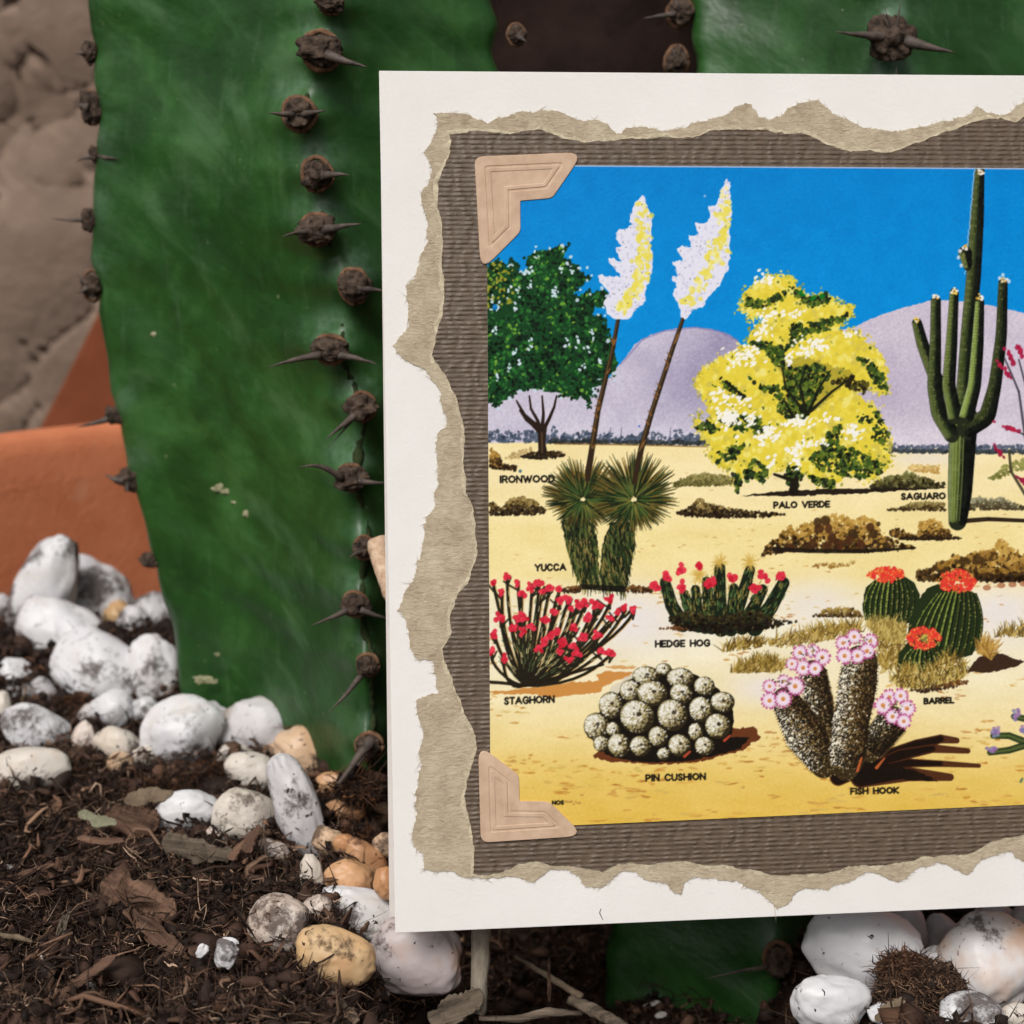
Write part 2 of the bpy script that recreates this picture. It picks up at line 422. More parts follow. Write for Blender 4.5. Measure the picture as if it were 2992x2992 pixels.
    bush(zD((590, 1290), (650, 1260), (680, 1240), (780, 1235), (850, 1240), (910, 1275), (910, 1292)), [(170, 146, 80), (110, 84, 40), (60, 42, 20)], 150, 5)
    bush(zD((560, 980), (630, 960), (700, 955), (780, 965), (860, 940), (862, 970), (700, 985)), [(190, 160, 90), (150, 110, 50)], 40, 5)
    # grass tufts
    def grass(pts, n, L, cols, lean=.5):
        for x, y in scatter(pts, n):
            a = -math.pi / 2 + N(lean * .3, .6); l = L * (.5 + R())
            P.line([(x, y), (x + math.cos(a) * l, y + math.sin(a) * l)], 2.2, .8, np.array(cols[rng.integers(len(cols))]) + N(0, 8), .75)
    GR = [(166, 138, 60), (130, 104, 44), (196, 168, 92), (92, 72, 30)]
    grass(zD((20, 1515), (60, 1480), (180, 1440), (290, 1450), (320, 1475), (200, 1495)), 190, 22, GR + [(70, 50, 20)])
    grass(zD((320, 1480), (350, 1430), (480, 1410), (600, 1380), (700, 1350), (900, 1340), (930, 1380), (800, 1420), (600, 1460), (450, 1485)), 420, 24, GR)
    grass(zD((80, 1640), (150, 1590), (250, 1560), (340, 1560), (430, 1590), (400, 1640), (200, 1645)), 340, 24, GR)
    grass(zD((930, 1340), (1000, 1320), (1180, 1360), (1180, 1560), (1100, 1640), (1020, 1650), (1000, 1420)), 420, 30, GR)
    grass(zD((1730, 1420), (1760, 1390), (1932, 1350), (2200, 1370), (2200, 1420), (1800, 1420)), 220, 24, GR)
    # ironwood
    crown = zA((150, 920), (260, 870), (320, 920), (350, 890), (390, 890), (400, 960), (430, 980), (470, 850), (540, 810), (620, 800), (700, 770), (745, 790), (720, 850), (760, 900), (830, 930), (860, 980), (900, 1000), (850, 1050), (810, 1080), (800, 1130), (900, 1100), (1000, 1090), (1030, 1130), (1010, 1200), (930, 1210), (900, 1260), (990, 1270), (1030, 1350), (1040, 1430), (1090, 1600), (1060, 1680), (960, 1740), (930, 1800), (890, 1900), (860, 1830), (780, 1850), (700, 1830), (550, 1780), (400, 1800), (340, 1830), (240, 1900), (150, 1870))
    tr = (40, 28, 20)
    for pts in ([(500, 265), (490, 120), (390, 30), (340, -60)], [(500, 140), (470, 60), (430, -10), (420, -90)], [(500, 120), (508, 20), (500, -90)], [(505, 130), (545, 50), (575, -20), (590, -90)], [(495, 150), (440, 90), (400, 60), (360, 0)]):
        P.line(zC(*pts), 11 if pts[0][1] > 200 else 6, 2.5, tr)
    P.poly(zC((478, 110), (530, 110), (520, 200), (535, 270), (470, 270), (488, 200)), tr)
    P.line(zC((498, 140), (500, 260)), 2.5, 2.5, (110, 84, 50), .6)
    P.poly(crown, (20, 62, 30), jag=10)
    for x, y in scatter(crown, 1900):
        t = np.clip(.5 + .33 * vnoise(np.array([x / 26., y / 26., .5]), 51) * 1.3 + N(0, .2), 0, 1); hi = y < 850 + (1640 - x) * .25
        c = (10, 26, 14) if t < .44 else ((22, 70, 32) if t < .66 else ((46, 112, 46) if t < .86 else (110, 160, 52)))
        if hi and x < 1500 and R() < .35: c = (150, 150, 44)
        P.dab(x, y, 3 + R() * 4, 2.5 + R() * 3, R() * 3, np.array(c) + N(0, 6), .92)
    for i in range(110):
        q = crown[rng.integers(len(crown))] + N(0, 6, 2)
        if q[0] > 1420: P.dab(q[0], q[1], 3 + R() * 4, 3 + R() * 3, R() * 3, (14, 44, 20) if R() < .65 else (200, 220, 232), .9)
    for x, y in zA((215, 1170), (240, 1210), (480, 1060), (330, 1090), (400, 1090), (370, 1190), (660, 1090), (700, 920), (760, 950), (520, 830), (480, 940), (450, 960), (720, 1470), (800, 1440), (880, 1490), (910, 1410), (370, 1520), (400, 1600), (330, 1630), (850, 1620), (970, 1570), (240, 1690), (640, 1110), (480, 1450), (230, 1390)):
        for k in range(5): P.dab(x + N(0, 5), y + N(0, 8), 3 + 3 * R(), 2 + 2 * R(), .9 + N(0, .5), (212, 230, 240), .9)
    c = zA((230, 1205))[0]; P.dab(c[0], c[1], 8, 9, 0, (0, 120, 196), .9)
    # yucca
    for pts, w in ((np.vstack([zA((1100, 1275), (1060, 1500)), zC((850, 0), (815, 220), (780, 440))]), 8), (np.vstack([zA((1560, 1270), (1480, 1500)), zC((1190, 0), (1120, 240), (1075, 450))]), 8)):
        P.line(pts, w * .7, w * 1.2, (46, 34, 22))
        P.line(pts - [2.5, 0], w * .2, w * .4, (120, 92, 50), .6)
        for k in range(16):
            t = .15 + .8 * R(); i = int(t * (len(pts) - 1)); f = t * (len(pts) - 1) - i
            q = pts[i] * (1 - f) + pts[i + 1] * f; sg = 1 if k % 2 else -1
            P.line([q, q + [sg * 9, -14]], 3, 1, (130, 88, 44), .9)
    f1 = zA((1260, 415), (1290, 440), (1300, 520), (1330, 550), (1340, 600), (1320, 680), (1335, 730), (1320, 790), (1345, 850), (1330, 980), (1300, 1060), (1280, 1100), (1290, 1160), (1230, 1210), (1170, 1290), (1060, 1280), (1010, 1230), (1000, 1180), (1030, 1100), (960, 1020), (960, 980), (1070, 985), (1110, 990), (1080, 940), (1030, 880), (1025, 850), (1090, 870), (1120, 880), (1100, 830), (1080, 780), (1130, 780), (1080, 720), (1090, 660), (1150, 650), (1190, 620), (1180, 570), (1200, 500), (1230, 450))
    f2 = zA((1860, 300), (1885, 320), (1880, 370), (1890, 440), (1895, 560), (1880, 640), (1885, 720), (1885, 830), (1870, 940), (1810, 1050), (1740, 1130), (1690, 1210), (1620, 1225), (1580, 1290), (1545, 1280), (1530, 1200), (1480, 1100), (1510, 1070), (1475, 990), (1520, 980), (1480, 890), (1550, 870), (1510, 790), (1550, 770), (1620, 780), (1590, 700), (1660, 700), (1640, 610), (1700, 620), (1740, 570), (1725, 490), (1780, 500), (1800, 460), (1820, 380))
    for f, ax in ((f1, zA((1270, 480), (1280, 800), (1230, 1050), (1110, 1230))), (f2, zA((1865, 400), (1850, 700), (1740, 950), (1590, 1200)))):
        P.poly(f, (226, 226, 240), jag=5)
        for x, y in scatter(f, 130): P.dab(x, y, 3 + 4 * R(), 2 + 2 * R(), R() * 3, (196, 196, 222), .6)
        for k in range(150):
            t = R() * (len(ax) - 1); i = min(int(t), len(ax) - 2); q = ax[i] + (ax[i + 1] - ax[i]) * (t - i) + N(0, 1, 2) * [13, 9]
            if inside(f, q[None])[0]: P.dab(q[0], q[1], 5 + 6 * R(), 3 + 5 * R(), R() * 3, (232, 218, 84) if R() < .7 else (238, 232, 150), .8)
        for x, y in scatter(f, 26): P.dab(x, y, 2.5, 1.5, R() * 3, (110, 110, 120), .8)
    for tp in (zC((620, 690), (740, 660), (830, 720), (850, 830), (852, 960), (862, 1110), (750, 1118), (700, 1010), (655, 880)), zC((880, 830), (930, 700), (1090, 700), (1080, 850), (1050, 1000), (1022, 1135), (880, 1130), (858, 1020))):
        P.poly(tp, (38, 44, 24), jag=3)
        for x, y in scatter(tp, 330):
            P.line([(x, y), (x + N(3, 4), y + 12 + R() * 18)], 2, .8, [(24, 30, 16), (50, 72, 34), (92, 104, 50), (14, 16, 10), (150, 132, 70)][rng.integers(5)], .85)
    P.poly(zC((735, 1085), (1025, 1100), (1020, 1140), (740, 1118)), (20, 16, 10), .8)
    for (cx, cy, r0, a0) in (zC((755, 560))[0].tolist() + [108, -1.75], zC((1075, 560))[0].tolist() + [122, -1.2]):
        for k in range(620):
            a = R() * 2 * math.pi
            back = math.cos(a - math.pi / 2)
            r = r0 * (.58 + .55 * R()) * (1 - .30 * max(back, 0) + .10 * max(-back, 0))
            s0 = .12 + .35 * R(); t = R()
            c0 = (20, 30, 14) if t < .55 else ((46, 64, 28) if t < .85 else (96, 90, 44))
            x0, y0 = cx + math.cos(a) * r * s0, cy + math.sin(a) * r * s0; x1, y1 = cx + math.cos(a) * r, cy + math.sin(a) * r
            P.line([(x0, y0), ((x0 + x1) / 2, (y0 + y1) / 2)], 2.6, 2.2, c0, .95)
            P.line([((x0 + x1) / 2, (y0 + y1) / 2), (x1, y1)], 2.2, .7, c0 if R() < .5 else ((120, 96, 40) if R() < .6 else (70, 60, 26)), .9)
        for k in range(160):
            a = R() * 2 * math.pi; r = r0 * (.25 + .45 * R())
            P.line([(cx + math.cos(a) * r * .3, cy + math.sin(a) * r * .3), (cx + math.cos(a) * r, cy + math.sin(a) * r)], 2, .8, [(60, 86, 38), (24, 36, 18), (116, 112, 50)][rng.integers(3)], .9)
    P.line(zC((810, 250), (785, 430)), 6, 8, (52, 36, 22)); P.line(zC((1110, 270), (1078, 450)), 6, 8, (52, 36, 22))
    bush(zC((1020, 1120), (1060, 1095), (1130, 1105), (1210, 1110), (1180, 1140), (1040, 1140)), [(120, 80, 40), (60, 38, 20)], 80, 5)
    bush(zC((600, 1130), (660, 1105), (740, 1100), (740, 1140), (640, 1140)), [(120, 80, 40), (50, 32, 18)], 60, 5)
    # hedge hog
    for pts, w in (([(1380, 1340), (1310, 1220), (1270, 1080)], 17), ([(1480, 1350), (1420, 1240), (1390, 1150)], 15), ([(1560, 1360), (1540, 1200), (1530, 1070)], 15), ([(1620, 1370), (1612, 1180), (1612, 985)], 17), ([(1680, 1370), (1745, 1180), (1800, 1000)], 16), ([(1750, 1360), (1830, 1220), (1880, 1120)], 16), ([(1830, 1360), (1930, 1230), (2010, 1080)], 19), ([(1520, 1360), (1470, 1230), (1460, 1120)], 14), ([(1700, 1360), (1690, 1230), (1700, 1110)], 14)):
        q = zC(*pts)
        for k in range(46):
            t = R() * 2; i = min(int(t), 1); b = q[i] + (q[i + 1] - q[i]) * (t - i); a = R() * 6.28
            P.line([b, b + np.array([math.cos(a), math.sin(a)]) * (w + 6 + 8 * R())], 1.3, .6, (198, 160, 70), .6)
        w *= 1.3; P.line(q, w, w * .72, (26, 34, 20))
        for k in range(70):
            t = R() * 2; i = min(int(t), 1); b = q[i] + (q[i + 1] - q[i]) * (t - i) + N(0, w * .4, 2); d = (q[i + 1] - q[i]) / np.linalg.norm(q[i + 1] - q[i])
            P.line([b, b + d * (8 + 8 * R())], 1.8, .9, [(84, 116, 62), (14, 18, 12), (150, 132, 66), (40, 60, 32)][rng.integers(4)], .85)
    for q in ((1612, 950), (1800, 950), (1480, 1040)):
        c = zC(q)[0]
        for k in range(60):
            a = R() * 6.28; P.line([c, c + np.array([math.cos(a), math.sin(a)]) * (14 + 16 * R())], 1.4, .6, (206, 170, 80), .7)
    bush(zC((1290, 1300), (1400, 1250), (1560, 1290), (1850, 1250), (1960, 1310), (2100, 1320), (1990, 1345), (1850, 1375), (1600, 1388), (1400, 1370), (1310, 1340)), [(60, 52, 26), (30, 24, 14), (24, 16, 10)], 420, 6)
    bush(zC((1230, 1365), (1330, 1345), (1420, 1370), (1350, 1380)), [(100, 60, 30)], 30, 4)
    RED = (214, 46, 66)
    def bud(x, y, r):
        for k in range(7): P.dab(x + N(0, r * .4), y + N(0, r * .4), r * .62, r * .5, R() * 3, np.array(RED) + N(0, 10), .95)
        P.dab(x + r * .2, y + r * .2, r * .3, r * .25, 0, (176, 30, 50), .6)
    for q in ((1200, 1090), (1215, 1100), (1280, 1040), (1370, 1010), (1480, 980), (1375, 1105), (1560, 1070), (1545, 1085), (1680, 1055), (1828, 1110), (1890, 1045), (1999, 1040)):
        c = zC(q)[0]; bud(c[0], c[1], 15)
    # staghorn
    P.poly(zC((180, 1760), (380, 1740), (500, 1725), (700, 1700), (850, 1690), (840, 1650), (900, 1630), (1075, 1635), (1060, 1670), (960, 1690), (880, 1730), (860, 1765), (700, 1780), (600, 1795), (400, 1775), (200, 1775)), (200, 132, 58), .9, jag=4)
    P.poly(zC((885, 1600), (1000, 1597), (1095, 1605), (1080, 1618), (940, 1615)), (206, 146, 80), .8, jag=3)
    base = zC((395, 1720))[0]
    buds = zC((195, 1075), (280, 1045), (350, 1070), (250, 1135), (435, 1110), (480, 1085), (545, 1105), (605, 1115), (370, 1150), (500, 1135), (615, 1185), (665, 1180), (680, 1240), (720, 1215), (765, 1205), (825, 1210), (855, 1220), (925, 1185), (575, 1260), (785, 1305), (520, 1315), (440, 1350), (315, 1365), (375, 1380), (700, 1360), (750, 1420), (845, 1410), (555, 1405), (625, 1440), (515, 1440), (690, 1468), (475, 1490), (610, 1510), (720, 1525), (870, 1500), (920, 1520), (665, 1565), (260, 1555), (185, 1510), (925, 1300), (970, 1265), (1020, 1235), (1068, 1250), (350, 1300), (390, 1290), (590, 1390), (240, 1300), (205, 1400))
    order = np.argsort(buds[:, 1])
    for c_sh, off, ww in (((206, 164, 100), 3.6, 3.4), ((40, 34, 20), 0, 4.4), ((34, 30, 20), 0, 3.6)):
        st = np.random.default_rng(5)
        for i in order:
            b = buds[i]; d = b - base
            mid = base + d * .45 + np.array([d[0] * .22, abs(d[0]) * .10 + 14]) + st.normal(0, 15, 2)
            mid2 = base + d * .8 + np.array([d[0] * .10, 12]) + st.normal(0, 9, 2)
            t = np.linspace(0, 1, 9)[:, None]
            cur = (1 - t) ** 3 * base + 3 * (1 - t) ** 2 * t * (mid) + 3 * (1 - t) * t ** 2 * mid2 + t ** 3 * (b + [0, 8])
            P.line(cur + [off, off * .3], ww * .9, ww * 1.0, c_sh, .95)
    st = np.random.default_rng(9)
    for i in order:
        b = buds[i]; d = b - base
        for s_ in np.linspace(.35, .95, 5):
            q = base + d * s_ + st.normal(0, 5, 2); P.line([q, q + d / np.linalg.norm(d) * 14], 1.6, 1.2, (196, 186, 130) if st.random() < .5 else (84, 100, 60), .8)
    P.line(zC((170, 1700), (250, 1705), (395, 1722), (520, 1690), (700, 1640), (880, 1590)), 5, 4, (34, 26, 16), .95)
    for b in buds:
        for k in range(2):
            sgx = N(0, 16); P.line([b + [0, 26], b + [sgx * .5, 14], b + [sgx, 0]], 3.2, 2.6, (38, 34, 22), .9)
    for b in buds: bud(b[0], b[1], 11 + 3 * R())
    # palo verde
    pv = np.vstack([zB((140, 1090), (180, 980), (250, 910), (330, 870), (470, 880), (480, 910), (520, 960), (570, 1010), (660, 985), (730, 1020), (850, 1070), (840, 1120), (780, 1160), (760, 1210), (860, 1215), (930, 1260), (950, 1320), (1000, 1330), (1070, 1450), (1070, 1580), (1040, 1620), (940, 1570), (880, 1600), (900, 1660), (1000, 1700), (1020, 1790), (1070, 1850), (1085, 1932)),
                    zD((1090, 340), (1030, 400), (940, 440), (850, 395), (730, 480), (600, 450), (540, 390), (440, 350), (320, 400), (250, 430), (170, 380), (130, 480), (100, 400), (0, 330)),
                    zC((1620, 330), (1540, 290), (1550, 220), (1480, 130), (1450, 80), (1490, 0)), zB((-90, 1880), (-40, 1760), (-80, 1640), (-140, 1560), (-100, 1470), (0, 1400), (150, 1320), (200, 1290), (220, 1220), (300, 1150), (280, 1090), (210, 1160), (180, 1100))])
    P.line(zB((620, 1760), (560, 1500), (500, 1250), (560, 1050)), 9, 4, (30, 40, 22))
    YEL = (228, 208, 66)
    P.poly(pv, YEL, jag=14)
    for i in range(620):
        q = pv[rng.integers(len(pv))]; q2 = pv[(rng.integers(len(pv)))]; j_ = rng.integers(len(pv)); e_ = R(); q = pv[j_ - 1] * (1 - e_) + pv[j_] * e_ + N(0, 7, 2)
        P.dab(q[0], q[1], 3 + 3 * R(), 2 + 2.5 * R(), R() * 3, [(228, 208, 66), (238, 226, 130), (206, 188, 60), (150, 150, 60)][rng.integers(4)], .8)
    for x, y in scatter(pv, 900): P.dab(x, y, 6 + 8 * R(), 4 + 6 * R(), R() * 3, np.array([(236, 218, 84), (218, 198, 56), (240, 230, 130), (206, 190, 80)][rng.integers(4)]), .7)
    P.poly(zB((360, 1330), (420, 1400), (560, 1380), (720, 1440), (860, 1480), (820, 1560), (700, 1640), (560, 1760), (380, 1740), (430, 1600), (400, 1480)), (120, 110, 30), .45, jag=9)
    dk = [(34, 52, 24), (58, 84, 30), (20, 28, 16), (92, 112, 34)]
    def clump(z, pts, n, r=6, cols=dk, al=.9):
        for x, y in scatter(z(*pts), n): P.dab(x, y, r * (.5 + R()), r * (.4 + .8 * R()), R() * 3, np.array(cols[rng.integers(len(cols))]) + N(0, 6), al)
    for x, y in scatter(pv, 320):
        if vnoise(np.array([x / 60., y / 40., .5]), 77) > .05: P.dab(x, y, 2.5 + 3 * R(), 2 + 2.5 * R(), R() * 3, [(90, 110, 40), (130, 134, 50), (58, 84, 32)][rng.integers(3)], .8)
    clump(zB, [(190, 1010), (300, 1030), (440, 960), (470, 930), (420, 1020), (330, 1060), (220, 1080), (170, 1060)], 110)
    clump(zB, [(470, 940), (560, 1010), (690, 980), (720, 1030), (600, 1070), (480, 1000)], 90)
    clump(zB, [(470, 1180), (600, 1160), (780, 1120), (850, 1090), (780, 1160), (700, 1210), (560, 1240), (500, 1290), (420, 1360), (460, 1240)], 190)
    clump(zB, [(180, 1290), (330, 1290), (420, 1320), (420, 1420), (380, 1450), (300, 1340)], 120)
    clump(zB, [(400, 1400), (480, 1460), (560, 1440), (620, 1420), (720, 1470), (680, 1560), (600, 1660), (560, 1770), (400, 1760), (370, 1700), (450, 1620), (420, 1500)], 420)
    clump(zB, [(0, 1500), (100, 1560), (190, 1640), (150, 1650), (60, 1580)], 40)
    clump(zB, [(180, 1500), (280, 1560), (420, 1560), (420, 1660), (300, 1600)], 60)
    clump(zB, [(860, 1380), (960, 1410), (1050, 1500), (1070, 1590), (1000, 1570), (930, 1440)], 90)
    clump(zB, [(700, 1540), (850, 1500), (960, 1560), (920, 1620), (800, 1560)], 60, cols=[(70, 66, 26), (36, 30, 16)])
    clump(zD, [(860, 70), (1020, 0), (1080, 150), (1040, 230), (960, 180), (990, 90)], 60)
    clump(zD, [(0, 60), (120, 20), (260, 40), (320, 120), (240, 150), (120, 120)], 110)
    clump(zD, [(0, 260), (100, 230), (180, 200), (120, 300), (0, 340)], 50)
    clump(zD, [(580, 290), (640, 240), (700, 130), (780, 80), (760, 220), (860, 240), (940, 290), (1060, 330), (1030, 390), (900, 430), (760, 400), (640, 370)], 330)
    clump(zD, [(160, 390), (240, 300), (320, 380), (300, 460), (240, 420), (190, 440)], 80)
    clump(zD, [(420, 360), (500, 350), (540, 410), (500, 500), (440, 490)], 90)
    clump(zD, [(100, 400), (150, 400), (150, 480), (125, 520)], 30)
    clump(zD, [(560, 400), (640, 430), (740, 440), (730, 490), (620, 460)], 60)
    clump(zC, [(1460, 110), (1530, 60), (1620, 130), (1560, 140)], 40)
    clump(zB, [(500, 960), (590, 1010), (680, 1000), (560, 1030)], 30, 7, [(20, 120, 40)])
    for pts in ([(560, 1740), (430, 1580), (410, 1450)], [(560, 1740), (520, 1560), (560, 1430)], [(570, 1740), (640, 1580), (710, 1470)], [(590, 1720), (720, 1600), (860, 1500)], [(480, 1760), (420, 1650)], [(60, 1540), (190, 1650)]): P.line(zB(*pts), 5, 2, (24, 26, 14), .95)
    P.line(zD((490, 510), (480, 440), (360, 400)), 9, 4, (28, 24, 14)); P.line(zD((480, 500), (500, 420)), 14, 6, (28, 24, 14))
    wh = [(300, 900, 90, 40), (330, 1110, 90, 50), (470, 1110, 70, 30), (280, 1220, 70, 50), (560, 1330, 110, 60), (640, 1300, 70, 40), (470, 1400, 50, 40), (160, 1390, 130, 60), (230, 1330, 60, 30), (30, 1640, 60, 60), (150, 1660, 60, 50), (60, 1760, 60, 60), (700, 1770, 60, 30), (850, 1850, 60, 50), (480, 1790, 90, 30), (330, 1850, 90, 60), (840, 1240, 40, 30)]
    for cx, cy, rx, ry in wh:
        for k in range(int(rx * ry / 170)):
            q = zB((cx + N(0, rx * .5), cy + N(0, ry * .5)))[0]; P.dab(q[0], q[1], 3 + 5 * R(), 2 + 4 * R(), -.6, (244, 242, 232), .95)
    for cx, cy, rx, ry in [(520, 70, 90, 40), (300, 140, 60, 60), (540, 210, 80, 40), (650, 200, 60, 20), (470, 260, 60, 40), (500, 330, 40, 50), (340, 330, 30, 40), (860, 130, 60, 40), (60, 40, 90, 50), (200, 60, 50, 60), (90, 60, 60, 70)]:
        for k in range(int(rx * ry / 150)):
            q = zD((cx + N(0, rx * .5), cy + N(0, ry * .5)))[0]; P.dab(q[0], q[1], 3 + 5 * R(), 2 + 4 * R(), -.6, (244, 242, 232), .95)
    P.poly(zD((150, 535), (300, 515), (500, 500), (700, 492), (1000, 488), (1440, 484), (1200, 500), (900, 520), (500, 534), (300, 538)), (26, 18, 12), .95, jag=3)
    # saguaro
    def limb(z, pts, ws, lite=1.0):
        q = z(*pts); ws = np.array(ws, float) * K / 2
        n = 40; tt = np.linspace(0, len(q) - 1, n); idx = np.arange(len(q))
        cur = np.stack([np.interp(tt, idx, q[:, k]) for k in (0, 1)], -1); cw = np.interp(tt, idx, ws)
        for _ in range(3): cur[1:-1] = (cur[:-2] + 2 * cur[1:-1] + cur[2:]) / 4
        for i in range(n - 1): P.line(cur[i:i + 2], cw[i], cw[i + 1], (34, 40, 24))
        nt_ = np.gradient(cur, axis=0); nt_ /= np.linalg.norm(nt_, axis=1, keepdims=True); nrm = np.stack([nt_[:, 1], -nt_[:, 0]], -1); nrm *= np.sign(-nrm[:, :1] + 1e-9)
        for o, c, w in ((.82, (96, 106, 66), .16), (.5, (84, 96, 46), .2), (.22, (64, 76, 36), .14), (-.1, (44, 54, 28), .12), (-.55, (16, 20, 12), .42), (-.85, (8, 10, 8), .2)):
            for i in range(n - 1): P.line(cur[i:i + 2] + nrm[i:i + 2] * cw[i] * o, cw[i] * w, cw[i + 1] * w, np.array(c) * (lite if o > 0 else 1) + N(0, 6), .75)
        for k in range(90):
            i = rng.integers(n); o = N(0, .5); P.dab(*(cur[i] + nrm[i] * cw[i] * np.clip(o, -.85, .85)), 1.5, 3.5, 0, (120, 124, 70) if o > 0 else (8, 10, 8), .6)
    def tip(q, r=9):
        c = zB(q)[0]
        for k in range(14): P.dab(c[0] + N(0, r * .55), c[1] + N(0, r * .4), r * .45, r * .4, 0, [(236, 232, 226), (232, 200, 80), (210, 160, 60), (240, 240, 240)][rng.integers(4)], .9)
        P.dab(c[0], c[1], r * .3, r * .25, 0, (40, 30, 20), .7)
    P.line(zD((1565, 690), (1700, 680), (1932, 690), (2100, 690)), 7, 5, (40, 28, 18), .95)
    limb(zB, [(1645, 215), (1630, 500), (1605, 900), (1570, 1200), (1550, 1500), (1545, 1780)], [58, 82, 92, 82, 90, 120])
    for y in range(215, 860, 14):
        q = zB((1612 - (y - 215) * .09 + N(0, 2), y))[0]; P.dab(q[0], q[1], 1.8, 3, 0, (206, 210, 220), .8)
    limb(zD, [(1545, 50), (1540, 120), (1530, 300), (1520, 500), (1506, 695)], [180, 170, 160, 150, 112], 1.25)
    for o in (-48, -30, -8, 16): P.line(zD((1530 + o, 110), (1522 + o * .95, 400), (1506 + o * .75, 690)), 1.6, 1.2, (150, 160, 84), .6)
    limb(zB, [(1252, 1170), (1285, 1300), (1350, 1470), (1400, 1580)], [62, 74, 84, 84])
    limb(zB, [(1370, 1030), (1368, 1300), (1358, 1560), (1390, 1740), (1470, 1870)], [62, 70, 86, 100, 100])
    limb(zB, [(1560, 1830), (1690, 1760), (1740, 1560), (1780, 1250), (1790, 920)], [120, 104, 80, 70, 58], .7)
    limb(zB, [(1485, 980), (1468, 1300), (1450, 1560), (1490, 1760)], [56, 72, 82, 90], 1.3)
    limb(zB, [(1645, 1040), (1632, 1300), (1612, 1560), (1560, 1760)], [56, 74, 82, 92], 1.7)
    limb(zB, [(1553, 730), (1570, 820)], [84, 50])
    for q in ((1650, 228), (1550, 700), (1372, 1005), (1485, 972), (1648, 1012), (1795, 900), (1250, 1150)): tip(q)
    for q in ((1520, 720), (1512, 760), (1530, 810), (1640, 210), (1770, 890), (1790, 870), (1828, 910)):
        c = zB(q)[0]; P.dab(c[0], c[1], 5, 6, 0, (222, 226, 234), .8)
    # ocotillo on the right
    for pts in ([(1932, 1900), (1890, 1600), (1840, 1480), (1800, 1390)], [(1960, 1900), (1932, 1560), (1890, 1400)], [(2000, 1900), (1990, 1500), (1960, 1330)], [(2030, 1932), (1940, 1880), (1850, 1830)], [(2040, 1932), (2060, 1500), (2100, 1300)], [(2050, 1932), (2130, 1600), (2200, 1400)], [(2060, 1932), (2200, 1750), (2300, 1600)]): P.line(zB(*pts), 4, 2.5, (70, 66, 76), .9)
    for pts in ([(1830, 260), (1840, 380), (1932, 530), (2010, 600)], [(1932, 0), (1990, 300), (2020, 600)], [(2040, 0), (2030, 600)], [(2060, 0), (2050, 600)]): P.line(zD(*pts), 4, 5, (66, 62, 40), .9)
    for q, a in (((1835, 1380), 1.0), ((1895, 1345), 1.1), ((1808, 1475), .9), ((1850, 1835), .35), ((1960, 1330), 1.2), ((2100, 1300), 1.4), ((2200, 1400), 1.8), ((2300, 1600), 2.2)):
        c = zB(q)[0]
        for k in range(22): t = N(0, 15); P.dab(c[0] + math.cos(a) * t + N(0, 3), c[1] + math.sin(a) * t + N(0, 3), 6, 4, a, (164 + N(0, 14), 28, 66), .85)
    for q, a in (((1765, 255), .9), ((1910, 435), .6)):
        c = zD(q)[0]
        for k in range(18): t = N(0, 12); P.dab(c[0] + math.cos(a) * t + N(0, 3), c[1] + math.sin(a) * t + N(0, 3), 6, 4, a, (150 + N(0, 14), 26, 60), .85)
    # barrels
    P.poly(zD((1560, 1640), (1640, 1540), (1750, 1510), (1925, 1572), (1880, 1600), (1700, 1640)), (50, 30, 18), .95, jag=4)
    def barrel(outline, apex, basep, n, spread_t, spread_b):
        P.poly(zD(*outline), (34, 46, 22), jag=2)
        o = zD(*outline)
        for k in range(n):
            u = (k + .5) / n * 2 - 1
            a = zD(apex)[0] + [u * spread_t * K, abs(u) * 8]; b = zD(basep)[0] + [u * spread_b * K, -abs(u) * 14]
            m_ = (a + b) / 2 + [u * (max(spread_b, spread_t)) * K * .30 + u * 10, 0]
            t = np.linspace(0, 1, 16)[:, None]; cur = (1 - t) ** 2 * a + 2 * t * (1 - t) * m_ + t * t * b
            w = 3.6 * (1 - .5 * abs(u))
            P.line(cur + [w, 0], w, w, (12, 18, 10), .9)
            P.line(cur, w * .8, w * .8, np.array((112, 128, 54)) * (1.1 if u < .1 else .62), .9)
            for q in cur[1:-1]: P.dab(q[0] + N(0, 1.2), q[1] + N(0, 2), 1.8, 2.2, 0, (170, 166, 96) if R() < .5 else (30, 34, 18), .8)
    def crownfl(q, rx, ry, hole=False):
        c = zD(q)[0]
        for k in range(90):
            a = R() * 6.28; r = math.sqrt(R()); P.dab(c[0] + math.cos(a) * rx * K * r, c[1] + math.sin(a) * ry * K * r, 6 + 3 * R(), 4.5 + 2 * R(), R() * 3, (222 + N(0, 6), 66 + N(0, 12), 48), .95)
        for k in range(46):
            a = R() * 6.28; r = math.sqrt(R()); P.dab(c[0] + math.cos(a) * rx * K * (.98 if k % 2 else r), c[1] + math.sin(a) * ry * K * (.98 if k % 2 else r), 2.6, 2, R() * 3, (238, 160, 80), .85)
        if hole:
            for k in range(22): P.dab(c[0] + N(0, 9), c[1] + N(0, 5), 4, 3, 0, [(196, 180, 80), (120, 120, 60)][k % 2], .9)
    barrel([(925, 1310), (910, 1220), (930, 1110), (990, 1060), (1080, 1040), (1180, 1040), (1240, 1080), (1270, 1150), (1260, 1220), (1220, 1330), (1100, 1330), (990, 1320)], (1090, 1060), (1070, 1330), 10, 120, 150)
    barrel([(1190, 1480), (1200, 1340), (1240, 1210), (1320, 1110), (1400, 1080), (1560, 1120), (1630, 1150), (1660, 1290), (1650, 1420), (1600, 1530), (1480, 1560), (1300, 1540)], (1500, 1130), (1420, 1530), 11, 130, 220)
    crownfl((1060, 1028), 110, 42); crownfl((1505, 1070), 120, 66)
